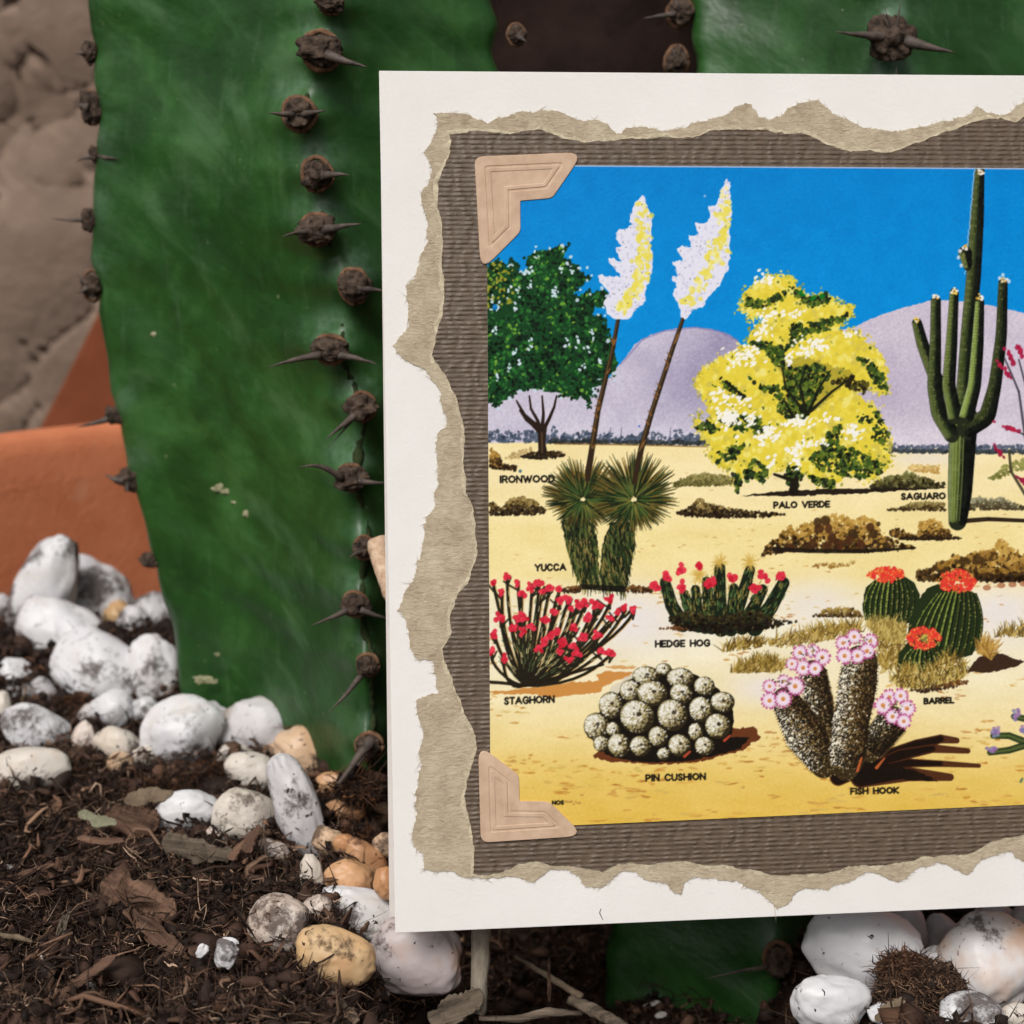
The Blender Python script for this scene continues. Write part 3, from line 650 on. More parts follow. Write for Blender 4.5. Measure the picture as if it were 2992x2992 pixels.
    barrel([(1130, 1600), (1140, 1520), (1190, 1460), (1290, 1440), (1390, 1470), (1410, 1540), (1390, 1620), (1280, 1640), (1170, 1630)], (1290, 1480), (1280, 1640), 8, 80, 120)
    crownfl((1295, 1425), 100, 66, True)
    grass(zD((1120, 1640), (1180, 1600), (1300, 1640), (1400, 1560), (1440, 1520), (1520, 1560), (1580, 1640), (1500, 1710), (1300, 1750), (1150, 1740), (1060, 1680)), 620, 26, GR + [(210, 190, 110), (70, 56, 24)])
    grass(zD((930, 1330), (1100, 1320), (1180, 1350), (1160, 1480), (1000, 1420)), 260, 26, [(206, 184, 110), (180, 154, 80), (130, 108, 50)])
    grass(zD((1630, 1520), (1660, 1440), (1760, 1480), (1720, 1560)), 120, 28, [(190, 150, 70), (150, 110, 48)])
    bush(zD((1180, 1750), (1300, 1740), (1500, 1690), (1600, 1690), (1500, 1730), (1300, 1765)), [(110, 70, 34), (50, 32, 18)], 90, 5)
    # pin cushion
    P.poly(zE((815, 770), (900, 700), (1500, 720), (1690, 590), (1840, 590), (1865, 660), (1810, 690), (1760, 730), (1640, 760), (1500, 800), (1280, 820), (1050, 810), (900, 800)), (96, 46, 22), .95, jag=5)
    P.poly(zE((830, 690), (780, 640), (860, 520), (870, 440), (950, 400), (1020, 300), (1110, 250), (1230, 210), (1300, 215), (1440, 250), (1560, 310), (1690, 420), (1700, 560), (1680, 650), (1800, 650), (1740, 720), (1600, 760), (1400, 800), (1200, 810), (1000, 790), (900, 760)), (24, 18, 12), jag=3)
    P.poly(zE((880, 420), (930, 340), (1010, 290), (1080, 230), (1160, 210), (1010, 320), (960, 400)), (216, 208, 186), .9, jag=4)
    balls = [(1150, 265, 85, 60), (1260, 225, 50, 40), (1365, 280, 85, 65), (1515, 330, 65, 60), (1050, 360, 65, 70), (1190, 375, 95, 80), (1370, 375, 70, 65), (1630, 430, 75, 65), (1495, 475, 75, 80), (930, 450, 75, 85), (1095, 520, 108, 105), (1315, 510, 95, 100), (1600, 580, 80, 80), (840, 580, 80, 85), (945, 600, 45, 45), (1225, 645, 60, 65), (1460, 615, 45, 55), (870, 690, 50, 50), (980, 700, 70, 75), (1115, 705, 65, 65), (1360, 700, 70, 70), (1515, 705, 60, 60), (1260, 755, 40, 40)]
    for cx, cy, rx, ry in balls:
        c = zE((cx, cy))[0]; rx *= K; ry *= K
        P.dab(c[0], c[1], rx, ry, 0, (46, 40, 24)); P.dab(c[0] - rx * .14, c[1] - ry * .1, rx * .84, ry * .86, 0, (150, 140, 100)); P.dab(c[0] - rx * .24, c[1] - ry * .16, rx * .62, ry * .66, 0, (220, 215, 196), .9)
        for k in range(int(rx * ry / 8)):
            a = R() * 6.28; r = math.sqrt(R()) * .92; x, y = math.cos(a) * r, math.sin(a) * r
            li = -x * .6 - y * .6
            col = (240, 238, 228) if li + N(0, .4) > .12 else ((158, 142, 90) if li + N(0, .4) > -.25 else (44, 34, 20))
            P.dab(c[0] + x * rx, c[1] + y * ry, 3.2, 2.0, a, col, .75)
        P.dab(c[0] + rx * .1, c[1] - ry * .15, rx * .16, ry * .14, 0, (40, 30, 18), .8)
    for q in ((1640, 670), (1390, 770)): P.line(zE(q, (q[0] + 35, q[1] - 30)), 4, 3, (190, 74, 50), .9)
    # fish hook
    for pts, w in (([(760, 900), (1100, 760), (1250, 700), (1400, 660), (1500, 670)], 18), ([(900, 880), (1150, 760), (1350, 720), (1570, 735)], 16), ([(900, 890), (1200, 810), (1400, 815), (1640, 828)], 12), ([(900, 900), (1200, 880), (1460, 900)], 22)):
        P.line(zF(*pts), w * 1.4, w * .5, (72, 36, 20), .95); P.line(zF(*pts[:-1]), w * 1.2, w * .5, (26, 16, 10), .95)
    P.poly(zF((580, 860), (720, 800), (1000, 800), (1250, 860), (1380, 925), (1100, 915), (800, 912), (640, 890)), (24, 16, 10), .9, jag=4)
    def hook(pts, ws):
        q = zF(*pts); ws = np.array(ws) * K / 2 * 1.12; n = 30
        tt = np.linspace(0, len(q) - 1, n); cur = np.stack([np.interp(tt, np.arange(len(q)), q[:, k]) for k in (0, 1)], -1); cw = np.interp(tt, np.arange(len(q)), ws)
        for i in range(n - 1): P.line(cur[i:i + 2], cw[i], cw[i + 1], (58, 46, 26))
        d = np.gradient(cur, axis=0); d /= np.linalg.norm(d, axis=1, keepdims=True); nr = np.stack([d[:, 1], -d[:, 0]], -1); nr *= np.sign(-nr[:, :1] + 1e-9)
        area = int(np.sum(cw) * 2.6)
        for k in range(area):
            i = rng.integers(n); o = R() * 2 - 1
            li = o * .9 + .12
            t = li + N(0, .38)
            col = (236, 230, 210) if t > .45 else ((164, 144, 96) if t > .1 else ((104, 78, 42) if t > -.4 else (40, 28, 16)))
            i2 = min(i + 1, n - 1); e = R(); x, y = (cur[i] * (1 - e) + cur[i2] * e) + nr[i] * cw[i] * o * .98 + N(0, 2.0, 2); P.dab(x, y, 2.2 + 1.8 * R(), 1.6 + 1.4 * R(), R() * 3, np.array(col) + N(0, 8), .9)
        for k in range(90):
            a = R() * 6.28; r = math.sqrt(R()) * cw[0]; P.dab(cur[0][0] + math.cos(a) * r, cur[0][1] + math.sin(a) * r, 2.4, 1.8, R() * 3, [(40, 28, 16), (104, 78, 42), (164, 144, 96), (28, 20, 12)][rng.integers(4)], .9)
        for k in range(area // 3):
            i = rng.integers(n - 1); o = R() * 2 - 1; e = R(); x, y = cur[i] * (1 - e) + cur[i + 1] * e + nr[i] * cw[i] * o; P.dab(x, y, 2.0 + R(), 1.6, R() * 3, (26, 20, 12), .9)
        for i in range(0, n, 1):
            for sg in (-1, 1):
                x, y = cur[i] + nr[i] * cw[i] * (1.04) * sg; P.line([(x, y), (x + sg * -3, y + 3)], 1.3, 1.1, (84, 62, 34), .7)
    hook([(670, 590), (640, 430), (600, 250)], [130, 150, 150])
    hook([(960, 740), (1020, 650), (1100, 550)], [120, 160, 170])
    hook([(668, 822), (560, 640), (430, 420)], [150, 230, 150])
    hook([(806, 838), (820, 740), (840, 560), (880, 330), (900, 180)], [150, 210, 200, 210, 190])
    def rosette(q, r):
        c = zF(q)[0]; r *= K
        for k in range(16):
            a = k / 16 * 6.28 + N(0, .1); P.dab(c[0] + math.cos(a) * r * .62, c[1] + math.sin(a) * r * .62, r * .42, r * .16, a, (184, 84, 140), .9)
        for k in range(14):
            a = k / 14 * 6.28; P.dab(c[0] + math.cos(a) * r * .45, c[1] + math.sin(a) * r * .45, r * .36, r * .17, a, (238, 222, 234), .9)
        P.dab(c[0], c[1], r * .26, r * .26, 0, (214, 150, 90), .9); P.dab(c[0], c[1] + r * .05, r * .12, r * .12, 0, (190, 110, 60), .8)
    for q, r in (((520, 120), 50), ((600, 110), 46), ((660, 150), 55), ((540, 215), 55), ((615, 220), 50), ((470, 190), 42), ((790, 60), 50), ((860, 20), 50), ((960, 50), 52), ((940, 110), 55), ((880, 140), 52), ((800, 140), 55), ((330, 330), 45), ((420, 300), 45), ((490, 330), 62), ((330, 420), 56), ((415, 410), 58), ((1080, 400), 55), ((1150, 390), 50), ((1040, 450), 60), ((1100, 520), 52), ((1190, 470), 58), ((1170, 550), 50)): rosette(q, r)
    for cx, cy, r in ((570, 120, 40), (880, 70, 60), (400, 310, 36), (1130, 450, 36)):
        for k in range(26):
            q = zF((cx + N(0, r), cy + N(0, r * .5)))[0]; P.dab(q[0], q[1], 3, 2.4, R() * 3, [(60, 46, 34), (150, 140, 100), (214, 206, 206)][rng.integers(3)], .9)
    P.line(zF((880, 860), (905, 780)), 4, 3, (196, 96, 50), .9); P.line(zF((1000, 840), (1050, 780)), 5, 2, (190, 96, 50), .9)
    # small plant at the right edge
    for pts in ([(1730, 640), (1830, 640), (1960, 690)], [(1710, 745), (1830, 730), (1960, 690)], [(1860, 520), (1960, 540), (2050, 600)], [(1960, 620), (2050, 640)], [(1960, 700), (2100, 700), (2200, 640)]): P.line(zF(*pts), 9, 11, (44, 58, 30), .95); P.line(zF(*pts), 3, 3, (96, 110, 56), .7)
    for q in ((1740, 615), (1720, 725), (1870, 505), (1920, 600), (2060, 580), (2210, 620)):
        c = zF(q)[0]
        for k in range(12): P.dab(c[0] + N(0, 7), c[1] + N(0, 6), 6, 5, 0, (142 + N(0, 16), 120 + N(0, 12), 166), .85)
    P.dab(2980, 2278, 4, 9, .5, (90, 120, 90), .9)
    P.dab(1519, 1377, 5, 5, 0, (60, 110, 130), .9); P.dab(1866, 1246, 3, 3, 0, (30, 90, 190), .9); P.dab(2057, 575, 4, 4, 0, (150, 190, 230), .8)
    # lettering
    for a in (('IRONWOOD', 1458, 1621, 1412, 1410, 22), ('YUCCA', 1560, 1654, 1669, 1667, 21), ('HEDGE HOG', 1911, 2074, 1891, 1888, 21), ('STAGHORN', 1471, 1620, 2058, 2052, 22), ('PIN CUSHION', 1883, 2061, 2282, 2277, 21), ('PALO VERDE', 2256, 2423, 1486, 1483, 20), ('SAGUARO', 2628, 2760, 1461, 1459, 20), ('BARREL', 2694, 2785, 2057, 2054, 19), ('FISH HOOK', 2480, 2624, 2320, 2317, 20)): lettering(P, *a)
    lettering(P, 'NOS', 1610, 1648, 2350, 2349, 13, 1.8)
    for k in range(16): P.dab(1650 + k * 3, 2343 + N(0, 3), 1.6, 2.6, N(0, .5), (150, 90, 40), .6)
    # paper grain
    P.a += (noise2(X, Y, 3, 41) * 4)[..., None]
    a = np.clip(P.a, 0, 255)
    # 3 px box prefilter
    b = a.copy(); b[1:-1] = (a[:-2] + 2 * a[1:-1] + a[2:]) / 4; c = b.copy(); c[:, 1:-1] = (b[:, :-2] + 2 * b[:, 1:-1] + b[:, 2:]) / 4
    P.a = c
    return P

def sample(P, px, py):
    x = np.clip(px - P.ox - .5, 0, P.w - 1.001); y = np.clip(py - P.oy - .5, 0, P.h - 1.001)
    i = x.astype(int); j = y.astype(int); fx = (x - i)[:, None]; fy = (y - j)[:, None]
    a = P.a
    return (a[j, i] * (1 - fx) + a[j, i + 1] * fx) * (1 - fy) + (a[j + 1, i] * (1 - fx) + a[j + 1, i + 1] * fx) * fy
# ------------------------------------------------------------------ materials
def stone_mat(name, c1, c2, c3, dirt=0.35, vein=0.3, rough=0.42):
    m, nt, b = new_mat(name)
    co = objcoord(nt)
    base = ramp(nt, noise(nt, co, 70, 4, 0.5), [(0.3, c1), (0.55, c2), (0.72, c3)])
    v = fac(nt, noise(nt, co, 160, 6, 0.65, 1.5), 0.60, 0.72)
    base = mix(nt, math_n(nt, 'MULTIPLY', v, vein), base, (112, 106, 106))
    # soil clinging to the pebble: patches broken up by fine grain
    d = math_n(nt, 'ADD', noise(nt, co, 95, 3, 0.5), math_n(nt, 'MULTIPLY', noise(nt, co, 900, 5, 0.7), 0.42))
    df = math_n(nt, 'MULTIPLY', fac(nt, d, 0.93 - dirt * 0.27, 1.05 - dirt * 0.27), 0.85)
    sp = fac(nt, noise(nt, co, 620, 3, 0.6, 0.8), 0.69 - dirt * 0.05, 0.73 - dirt * 0.05)
    df = math_n(nt, 'MAXIMUM', df, sp)
    nt.links.new(mix(nt, df, base, (58, 40, 30)), b.inputs['Base Color'])
    r = nd(nt, 'ShaderNodeMapRange'); r.inputs[3].default_value = rough; r.inputs[4].default_value = 0.9
    nt.links.new(df, r.inputs[0]); nt.links.new(r.outputs[0], b.inputs['Roughness'])
    b.inputs['Specular IOR Level'].default_value = 0.4
    h = math_n(nt, 'ADD', math_n(nt, 'MULTIPLY', noise(nt, co, 500, 5, 0.6), 0.5), math_n(nt, 'MULTIPLY', df, 0.6))
    bump(nt, b, h, 0.00025)
    return m

M_ST = {
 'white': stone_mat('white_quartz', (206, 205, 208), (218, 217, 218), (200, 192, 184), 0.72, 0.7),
 'clean': stone_mat('clean_quartz', (206, 205, 208), (218, 217, 218), (206, 197, 188), 0.46, 0.4),
 'dirty': stone_mat('soiled_quartz', (188, 185, 187), (204, 201, 201), (182, 170, 160), 0.85, 0.8),
 'cream': stone_mat('cream_quartz', (204, 190, 172), (212, 204, 194), (196, 162, 124), 0.75, 0.45),
 'tan': stone_mat('tan_pebble', (196, 158, 122), (214, 184, 154), (172, 120, 84), 0.95, 0.3),
 'orange': stone_mat('rusty_pebble', (182, 124, 82), (204, 158, 116), (146, 88, 56), 0.7, 0.3),
 'amber': stone_mat('amber_pebble', (192, 146, 94), (208, 176, 134), (176, 108, 58), 0.6, 0.25),
 'mottled': stone_mat('mottled_pebble', (200, 174, 154), (214, 202, 192), (170, 118, 94), 1.15, 0.6),
 'pinkish': stone_mat('pinkish_pebble', (190, 174, 170), (202, 190, 188), (194, 146, 108), 0.35, 0.4),
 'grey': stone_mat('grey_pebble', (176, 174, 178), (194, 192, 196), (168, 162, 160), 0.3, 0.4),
 'rust': stone_mat('rust_stained_quartz', (204, 197, 194), (214, 209, 207), (196, 140, 86), 0.7, 0.3),
}

m, nt, b = new_mat('cream_card'); co = objcoord(nt, rnd=False)
base = ramp(nt, noise(nt, co, 60, 6, 0.65), [(0.3, (231, 228, 223)), (0.7, (238, 235, 231))])
base = mix(nt, math_n(nt, 'MULTIPLY', fac(nt, noise(nt, co, 900, 2, 0.5), 0.775, 0.80), 0.6), base, (120, 104, 90))
nt.links.new(base, b.inputs['Base Color']); b.inputs['Roughness'].default_value = 0.75; b.inputs['Specular IOR Level'].default_value = 0.15
bump(nt, b, noise(nt, co, 1500, 6, 0.7), 0.00007); M_PAPER = m
M_EDGE = simple_mat('card_edge', (214, 208, 202), (222, 216, 210), 400, 0.8, 0.1, 0)
M_KRAFT = simple_mat('kraft_paper', (190, 160, 134), (212, 184, 158), 420, 0.7, 0.2, 0.00004, bscale=1500, det=8)
M_TORN = None
m, nt, b = new_mat('torn_paper_core'); co = objcoord(nt, rnd=False)
fib = noise(nt, objcoord(nt, rnd=False, vec=(1.0, 1.0, 2.6)), 700, 6, 0.7, 1.2)
cc = ramp(nt, noise(nt, co, 230, 5, 0.6), [(0.3, (168, 150, 126)), (0.5, (192, 176, 150)), (0.7, (208, 195, 168))])
nt.links.new(mix(nt, 0.3, cc, ramp(nt, fib, [(0.35, (120, 106, 86)), (0.65, (222, 210, 184))])), b.inputs['Base Color'])
b.inputs['Roughness'].default_value = 0.95; b.inputs['Specular IOR Level'].default_value = 0.05
bump(nt, b, math_n(nt, 'ADD', fib, math_n(nt, 'MULTIPLY', noise(nt, co, 260, 4), 0.6)), 0.00022); M_TORN = m
m, nt, b = new_mat('torn_paper_lip'); co = objcoord(nt, rnd=False)
nt.links.new(ramp(nt, noise(nt, co, 900, 5, 0.6), [(0.3, (176, 162, 136)), (0.7, (214, 202, 174))]), b.inputs['Base Color'])
b.inputs['Roughness'].default_value = 0.95; b.inputs['Specular IOR Level'].default_value = 0.05
bump(nt, b, noise(nt, co, 1500, 4), 0.0003); M_LIP = m
# brown linen cardstock: raised broken horizontal threads
m, nt, b = new_mat('brown_linen_cardstock'); co = objcoord(nt, rnd=False)
wv = nd(nt, 'ShaderNodeTexWave', wave_type='BANDS', bands_direction='Z', Scale=299.0 * 1.5, Distortion=0.8, Detail=2.0); wv.inputs['Detail Scale'].default_value = 1.6
nt.links.new(co, wv.inputs['Vector'])
wx = nd(nt, 'ShaderNodeTexWave', wave_type='BANDS', bands_direction='X', Scale=142.0, Distortion=7.0, Detail=2.0); wx.inputs['Detail Scale'].default_value = 2.2
nt.links.new(co, wx.inputs['Vector'])
brk = noise(nt, objcoord(nt, rnd=False, vec=(0.8, 1, 1.6)), 700, 3, 0.6)
h = math_n(nt, 'MULTIPLY', wv.outputs['Fac'], math_n(nt, 'ADD', math_n(nt, 'MULTIPLY', fac(nt, brk, 0.36, 0.58), 0.65), 0.35))
h = math_n(nt, 'MULTIPLY', h, math_n(nt, 'ADD', math_n(nt, 'MULTIPLY', wx.outputs['Fac'], 0.55), 0.45))
h = math_n(nt, 'ADD', h, math_n(nt, 'MULTIPLY', wx.outputs['Fac'], 0.3))
h = math_n(nt, 'ADD', h, math_n(nt, 'MULTIPLY', noise(nt, co, 3000, 3), 0.12))
nt.links.new(ramp(nt, noise(nt, co, 600, 4), [(0.3, (90, 76, 63)), (0.7, (107, 92, 77))]), b.inputs['Base Color'])
b.inputs['Roughness'].default_value = 0.45; b.inputs['Specular IOR Level'].default_value = 0.4
bump(nt, b, h, 0.00014); M_BROWN = m
# print
m, nt, b = new_mat('postcard_print'); at_ = nt.nodes.new('ShaderNodeAttribute'); at_.attribute_name = 'print'
nt.links.new(at_.outputs['Color'], b.inputs['Base Color']); b.inputs['Roughness'].default_value = 0.55; b.inputs['Specular IOR Level'].default_value = 0.08
bump(nt, b, noise(nt, objcoord(nt, rnd=False), 1800, 4, 0.6), 0.00005); M_PRINT = m

def cactus_mat(name, c0, c1, c2):
    m, nt, b = new_mat(name); co = objcoord(nt, rnd=False)
    n1 = noise(nt, co, 26, 5, 0.6, 0.8); n2 = noise(nt, co, 130, 6, 0.65, 0.4)
    base = ramp(nt, math_n(nt, 'ADD', math_n(nt, 'MULTIPLY', n1, 0.65), math_n(nt, 'MULTIPLY', n2, 0.35)), [(0.32, c0), (0.5, c1), (0.68, c2)])
    sp = fac(nt, noise(nt, co, 700, 2, 0.5), 0.73, 0.79)
    base = mix(nt, math_n(nt, 'MULTIPLY', sp, 0.35), base, (150, 160, 120))
    st = fac(nt, noise(nt, objcoord(nt, rnd=False, vec=(3.2, 3.2, 0.5)), 120, 5, 0.6), 0.55, 0.8)
    base = mix(nt, math_n(nt, 'MULTIPLY', st, 0.16), base, (120, 150, 116))
    m0 = nt.nodes.new('ShaderNodeMapping'); m0.inputs['Rotation'].default_value = (0, math.radians(-34), 0)
    mp = nt.nodes.new('ShaderNodeMapping'); mp.inputs['Scale'].default_value = (0.5, 1, 1.5)
    tc = nt.nodes.new('ShaderNodeTexCoord'); nt.links.new(tc.outputs['Object'], m0.inputs['Vector']); nt.links.new(m0.outputs[0], mp.inputs['Vector'])
    vein = noise(nt, mp.outputs[0], 62, 4, 0.55, 0.3)
    base = mix(nt, math_n(nt, 'MULTIPLY', fac(nt, vein, 0.54, 0.74), 0.42), base, (92, 128, 86))
    base = mix(nt, math_n(nt, 'MULTIPLY', fac(nt, vein, 0.48, 0.30), 0.45), base, (24, 46, 18))
    ab = nt.nodes.new('ShaderNodeAttribute'); ab.attribute_name = 'bloom'      # waxy grey bloom round the knobs
    base = mix(nt, math_n(nt, 'MULTIPLY', ab.outputs['Fac'], fac(nt, noise(nt, co, 230, 6, 0.65), 0.30, 0.72)), base, (128, 158, 134))
    nt.links.new(base, b.inputs['Base Color'])
    b.inputs['Roughness'].default_value = 0.37; b.inputs['Specular IOR Level'].default_value = 0.34
    h = math_n(nt, 'ADD', noise(nt, objcoord(nt, rnd=False, vec=(1, 1, 1.5)), 60, 4, 0.55, 0.0), math_n(nt, 'ADD', math_n(nt, 'MULTIPLY', vein, 0.9), math_n(nt, 'MULTIPLY', noise(nt, co, 900, 5, 0.6), 0.05)))
    bump(nt, b, h, 0.0006)
    return m
M_CACT = cactus_mat('green_cactus_skin', (26, 54, 20), (40, 80, 33), (66, 110, 54))
M_KNOB = simple_mat('corky_areole', (24, 19, 17), (98, 82, 70), 700, 0.85, 0.15, 0.0003, bscale=1400)
M_KRIM = simple_mat('areole_rim', (86, 62, 46), (136, 104, 80), 800, 0.85, 0.15, 0.0002)
M_SPINE = simple_mat('grey_brown_spine', (54, 46, 42), (104, 92, 84), 500, 0.6, 0.3, 0.0001, vec=(1, 1, 1))
M_SCAR = simple_mat('dry_scar', (118, 122, 88), (190, 184, 150), 900, 0.9, 0.1, 0.0002)
M_TERRA = simple_mat('terracotta', (206, 114, 68), (218, 128, 80), 40, 0.75, 0.2, 0.0002, bscale=500)
m, nt, b = new_mat('terracotta'); co = objcoord(nt, rnd=False)
base = ramp(nt, noise(nt, co, 45, 6, 0.65), [(0.3, (188, 108, 72)), (0.7, (212, 134, 96))])
base = mix(nt, math_n(nt, 'MULTIPLY', fac(nt, noise(nt, objcoord(nt, rnd=False, vec=(1, 1, 0.5)), 60, 6, 0.7, 0.8), 0.58, 0.75), 0.30), base, (226, 190, 160))
base = mix(nt, math_n(nt, 'MULTIPLY', fac(nt, noise(nt, co, 320, 4, 0.6), 0.66, 0.72), 0.5), base, (120, 62, 38))
nt.links.new(base, b.inputs['Base Color']); b.inputs['Roughness'].default_value = 0.85; b.inputs['Specular IOR Level'].default_value = 0.12
bump(nt, b, noise(nt, co, 700, 5, 0.65), 0.0003); M_TERRA = m
M_TERRA_SHADE = simple_mat('shaded_terracotta', (104, 54, 32), (126, 68, 42), 50, 0.8, 0.15, 0.0003, bscale=300)  # darker copy of the pot clay, the shard's shade put into its colour
M_WALL = simple_mat('rough_brown_wall', (118, 100, 87), (146, 126, 111), 30, 0.9, 0.1, 0.0012, det=7, bscale=160, dist=0.6)
M_GAP_HAIR = simple_mat('gap_shade_and_hair_brown', (26, 18, 15), (46, 32, 27), 90, 0.9, 0.1, 0.0006, bscale=260)  # dark brown of the added gap column, also used for the hair
M_SOIL = simple_mat('dark_potting_soil', (30, 20, 15), (58, 42, 32), 500, 0.95, 0.08, 0.0010, bscale=900, det=8)
M_BARK = simple_mat('bark_chip', (44, 31, 25), (132, 102, 84), 330, 0.85, 0.15, 0.0009, vec=(0.22, 1.8, 1.8), bscale=420, det=8)
M_BARKG = simple_mat('grey_bark_chip', (46, 38, 32), (128, 114, 98), 330, 0.85, 0.15, 0.0009, vec=(0.2, 2.0, 2.0), bscale=420, det=8)
M_TWIG = simple_mat('dry_twig', (84, 70, 56), (134, 118, 98), 500, 0.85, 0.15, 0.0003)
M_STAKE = simple_mat('grey_wooden_stake', (124, 114, 100), (158, 148, 132), 500, 0.85, 0.15, 0.0003, vec=(2, 2, 0.4))
M_PEACH = simple_mat('pale_broken_wood', (186, 146, 118), (224, 200, 172), 700, 0.85, 0.1, 0.0004)
M_PERL = simple_mat('perlite', (200, 194, 186), (232, 228, 222), 900, 0.9, 0.1, 0.0003)
m, nt, b = new_mat('soil_fibre'); at_ = nt.nodes.new('ShaderNodeAttribute'); at_.attribute_name = 'tint'
nt.links.new(at_.outputs['Color'], b.inputs['Base Color']); b.inputs['Roughness'].default_value = 0.75; b.inputs['Specular IOR Level'].default_value = 0.22
M_FIB = m

# ------------------------------------------------------------------ ground and wall
def gz(x, y):
    x = np.asarray(x, float); y = np.asarray(y, float)
    s = sstep(-0.028, -0.008, x)
    left = 0.009 * sstep(0.265, 0.300, y) * (1 - sstep(0.318, 0.345, y)) * sstep(-0.04, -0.06, x) - 0.012 * sstep(0.33, 0.36, y)
    right = -0.035 + 0.020 * (1 - sstep(0.176, 0.203, y)) + 0.012 * sstep(0.040, 0.052, x)
    return left * (1 - s) + right * s

gx = np.concatenate([np.linspace(-0.5, -0.16, 30), np.linspace(-0.157, 0.13, 260), np.linspace(0.133, 0.5, 30)])
gy = np.concatenate([np.linspace(0.02, 0.14, 12), np.linspace(0.143, 0.42, 250), np.linspace(0.43, 0.75, 20)])
GX, GY = np.meshgrid(gx, gy)
pp = np.stack([GX, GY, GX * 0], -1)
GZ = gz(GX, GY) + 0.0016 * fbm(pp * 120, 3, 4) + 0.0009 * fbm(pp * 420, 5, 3)
tag(ob('ground', mesh_np('ground', np.stack([GX, GY, GZ], -1).reshape(-1, 3), [grid_faces(*GX.shape)]), M_SOIL), 'dark brown potting soil bed under the pebbles', kind='structure')

# wrinkled brown wall behind everything
wx_, wz_ = np.meshgrid(np.linspace(-0.5, 0.6, 330), np.linspace(-0.06, 0.42, 170))
wp = np.stack([wx_, wz_, wx_ * 0], -1)
wq = np.stack([wx_ * .8 + wz_ * .6, wz_ * .8 - wx_ * .6, wx_ * 0], -1)
wr = vnoise(wq * [6, 17, 1] + 0.35 * fbm(wp * 14, 2, 3)[..., None], 8) * 0.004 + 0.004 * fbm(wq * [14, 30, 1], 9, 4) + 0.0008 * fbm(wq * [60, 120, 1], 12, 3)
wall_v = np.stack([wx_, 0.60 + 0.10 * wx_ + wr, wz_], -1).reshape(-1, 3)
w = ob('rough_wall', mesh_np('rough_wall', wall_v, [grid_faces(*wx_.shape)[:, ::-1]]), M_WALL)
sol = w.modifiers.new('thickness', 'SOLIDIFY'); sol.thickness = 0.03; sol.offset = -1
tag(w, 'rough wrinkled brown wall rising behind the clay pot and cacti', 'wall')

# ------------------------------------------------------------------ terracotta pot, left background
def lathe(prof, seg=96):
    prof = np.asarray(prof, float); th = np.linspace(0, 2 * math.pi, seg, endpoint=False)
    v = np.stack([prof[:, 0:1] * np.cos(th), prof[:, 0:1] * np.sin(th), np.repeat(prof[:, 1:2], seg, 1)], -1).reshape(-1, 3)
    return v, [grid_faces(len(prof), seg, True)]
pot = empty('terracotta_pot', (0.05, 0.14, -0.03))
tag(pot, 'large orange terracotta pot holding cacti and pebbles, its inner wall showing at left', 'plant pot')
R0 = 0.270; ZR = 0.0766                    # inner radius and rim height above the pot's foot
v, f = lathe([(R0 - .004, 0.0), (R0 - .002, 0.03), (R0 - .0006, ZR - 0.0125)], 220)
ob('inner_wall', mesh_np('inner_wall', v, [f[0][:, ::-1]]), M_TERRA, pot)
v, f = lathe([(R0 - .0006, ZR - 0.0125), (R0, ZR - 0.0060), (R0 + .0008, ZR - 0.0022), (R0 + .0026, ZR - .0004), (R0 + .0055, ZR), (R0 + .0085, ZR - .0006), (R0 + .0100, ZR - .0030), (R0 + .0104, ZR - 0.024), (R0 + .0098, ZR - .0256), (R0 + .0070, ZR - .0262)], 220)
ob('rim', mesh_np('pot_rim', v, [f[0][:, ::-1]]), M_TERRA, pot)
v, f = lathe([(R0 + .0070, ZR - .0262), (R0 + .004, 0.0)], 220)
ob('outer_wall', mesh_np('outer_wall', v, [f[0][:, ::-1]]), M_TERRA, pot)

def prism(px_pts, d0, thick, tilt=0.0):
    """outline traced in the photo given its own distance and thickness"""
    p = np.asarray(px_pts, float); n = len(p)
    fr = at(p[:, 0], p[:, 1], d0 + tilt * (p[:, 1] - p[:, 1].mean())); bk = fr + FWD * thick
    i = np.arange(n); j = (i + 1) % n
    return np.vstack([fr, bk]), [np.arange(n)[None, ::-1], (np.arange(n) + n)[None, :], np.stack([i, j, j + n, i + n], -1)]
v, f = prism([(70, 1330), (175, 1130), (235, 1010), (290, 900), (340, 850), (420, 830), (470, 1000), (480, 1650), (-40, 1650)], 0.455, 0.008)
sh = ob('terracotta_shard', mesh_np('terracotta_shard', v, f, False), M_TERRA_SHADE)
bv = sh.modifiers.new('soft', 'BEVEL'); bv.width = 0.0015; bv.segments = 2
tag(sh, 'dark slanting piece of terracotta rising behind the rim of the big pot', 'pot shard')

# ------------------------------------------------------------------ cacti
def smooth1(a, n=61):
    k = np.hanning(n + 2)[1:-1]; k /= k.sum(); return np.convolve(np.pad(a, n // 2, mode='edge'), k, 'valid')

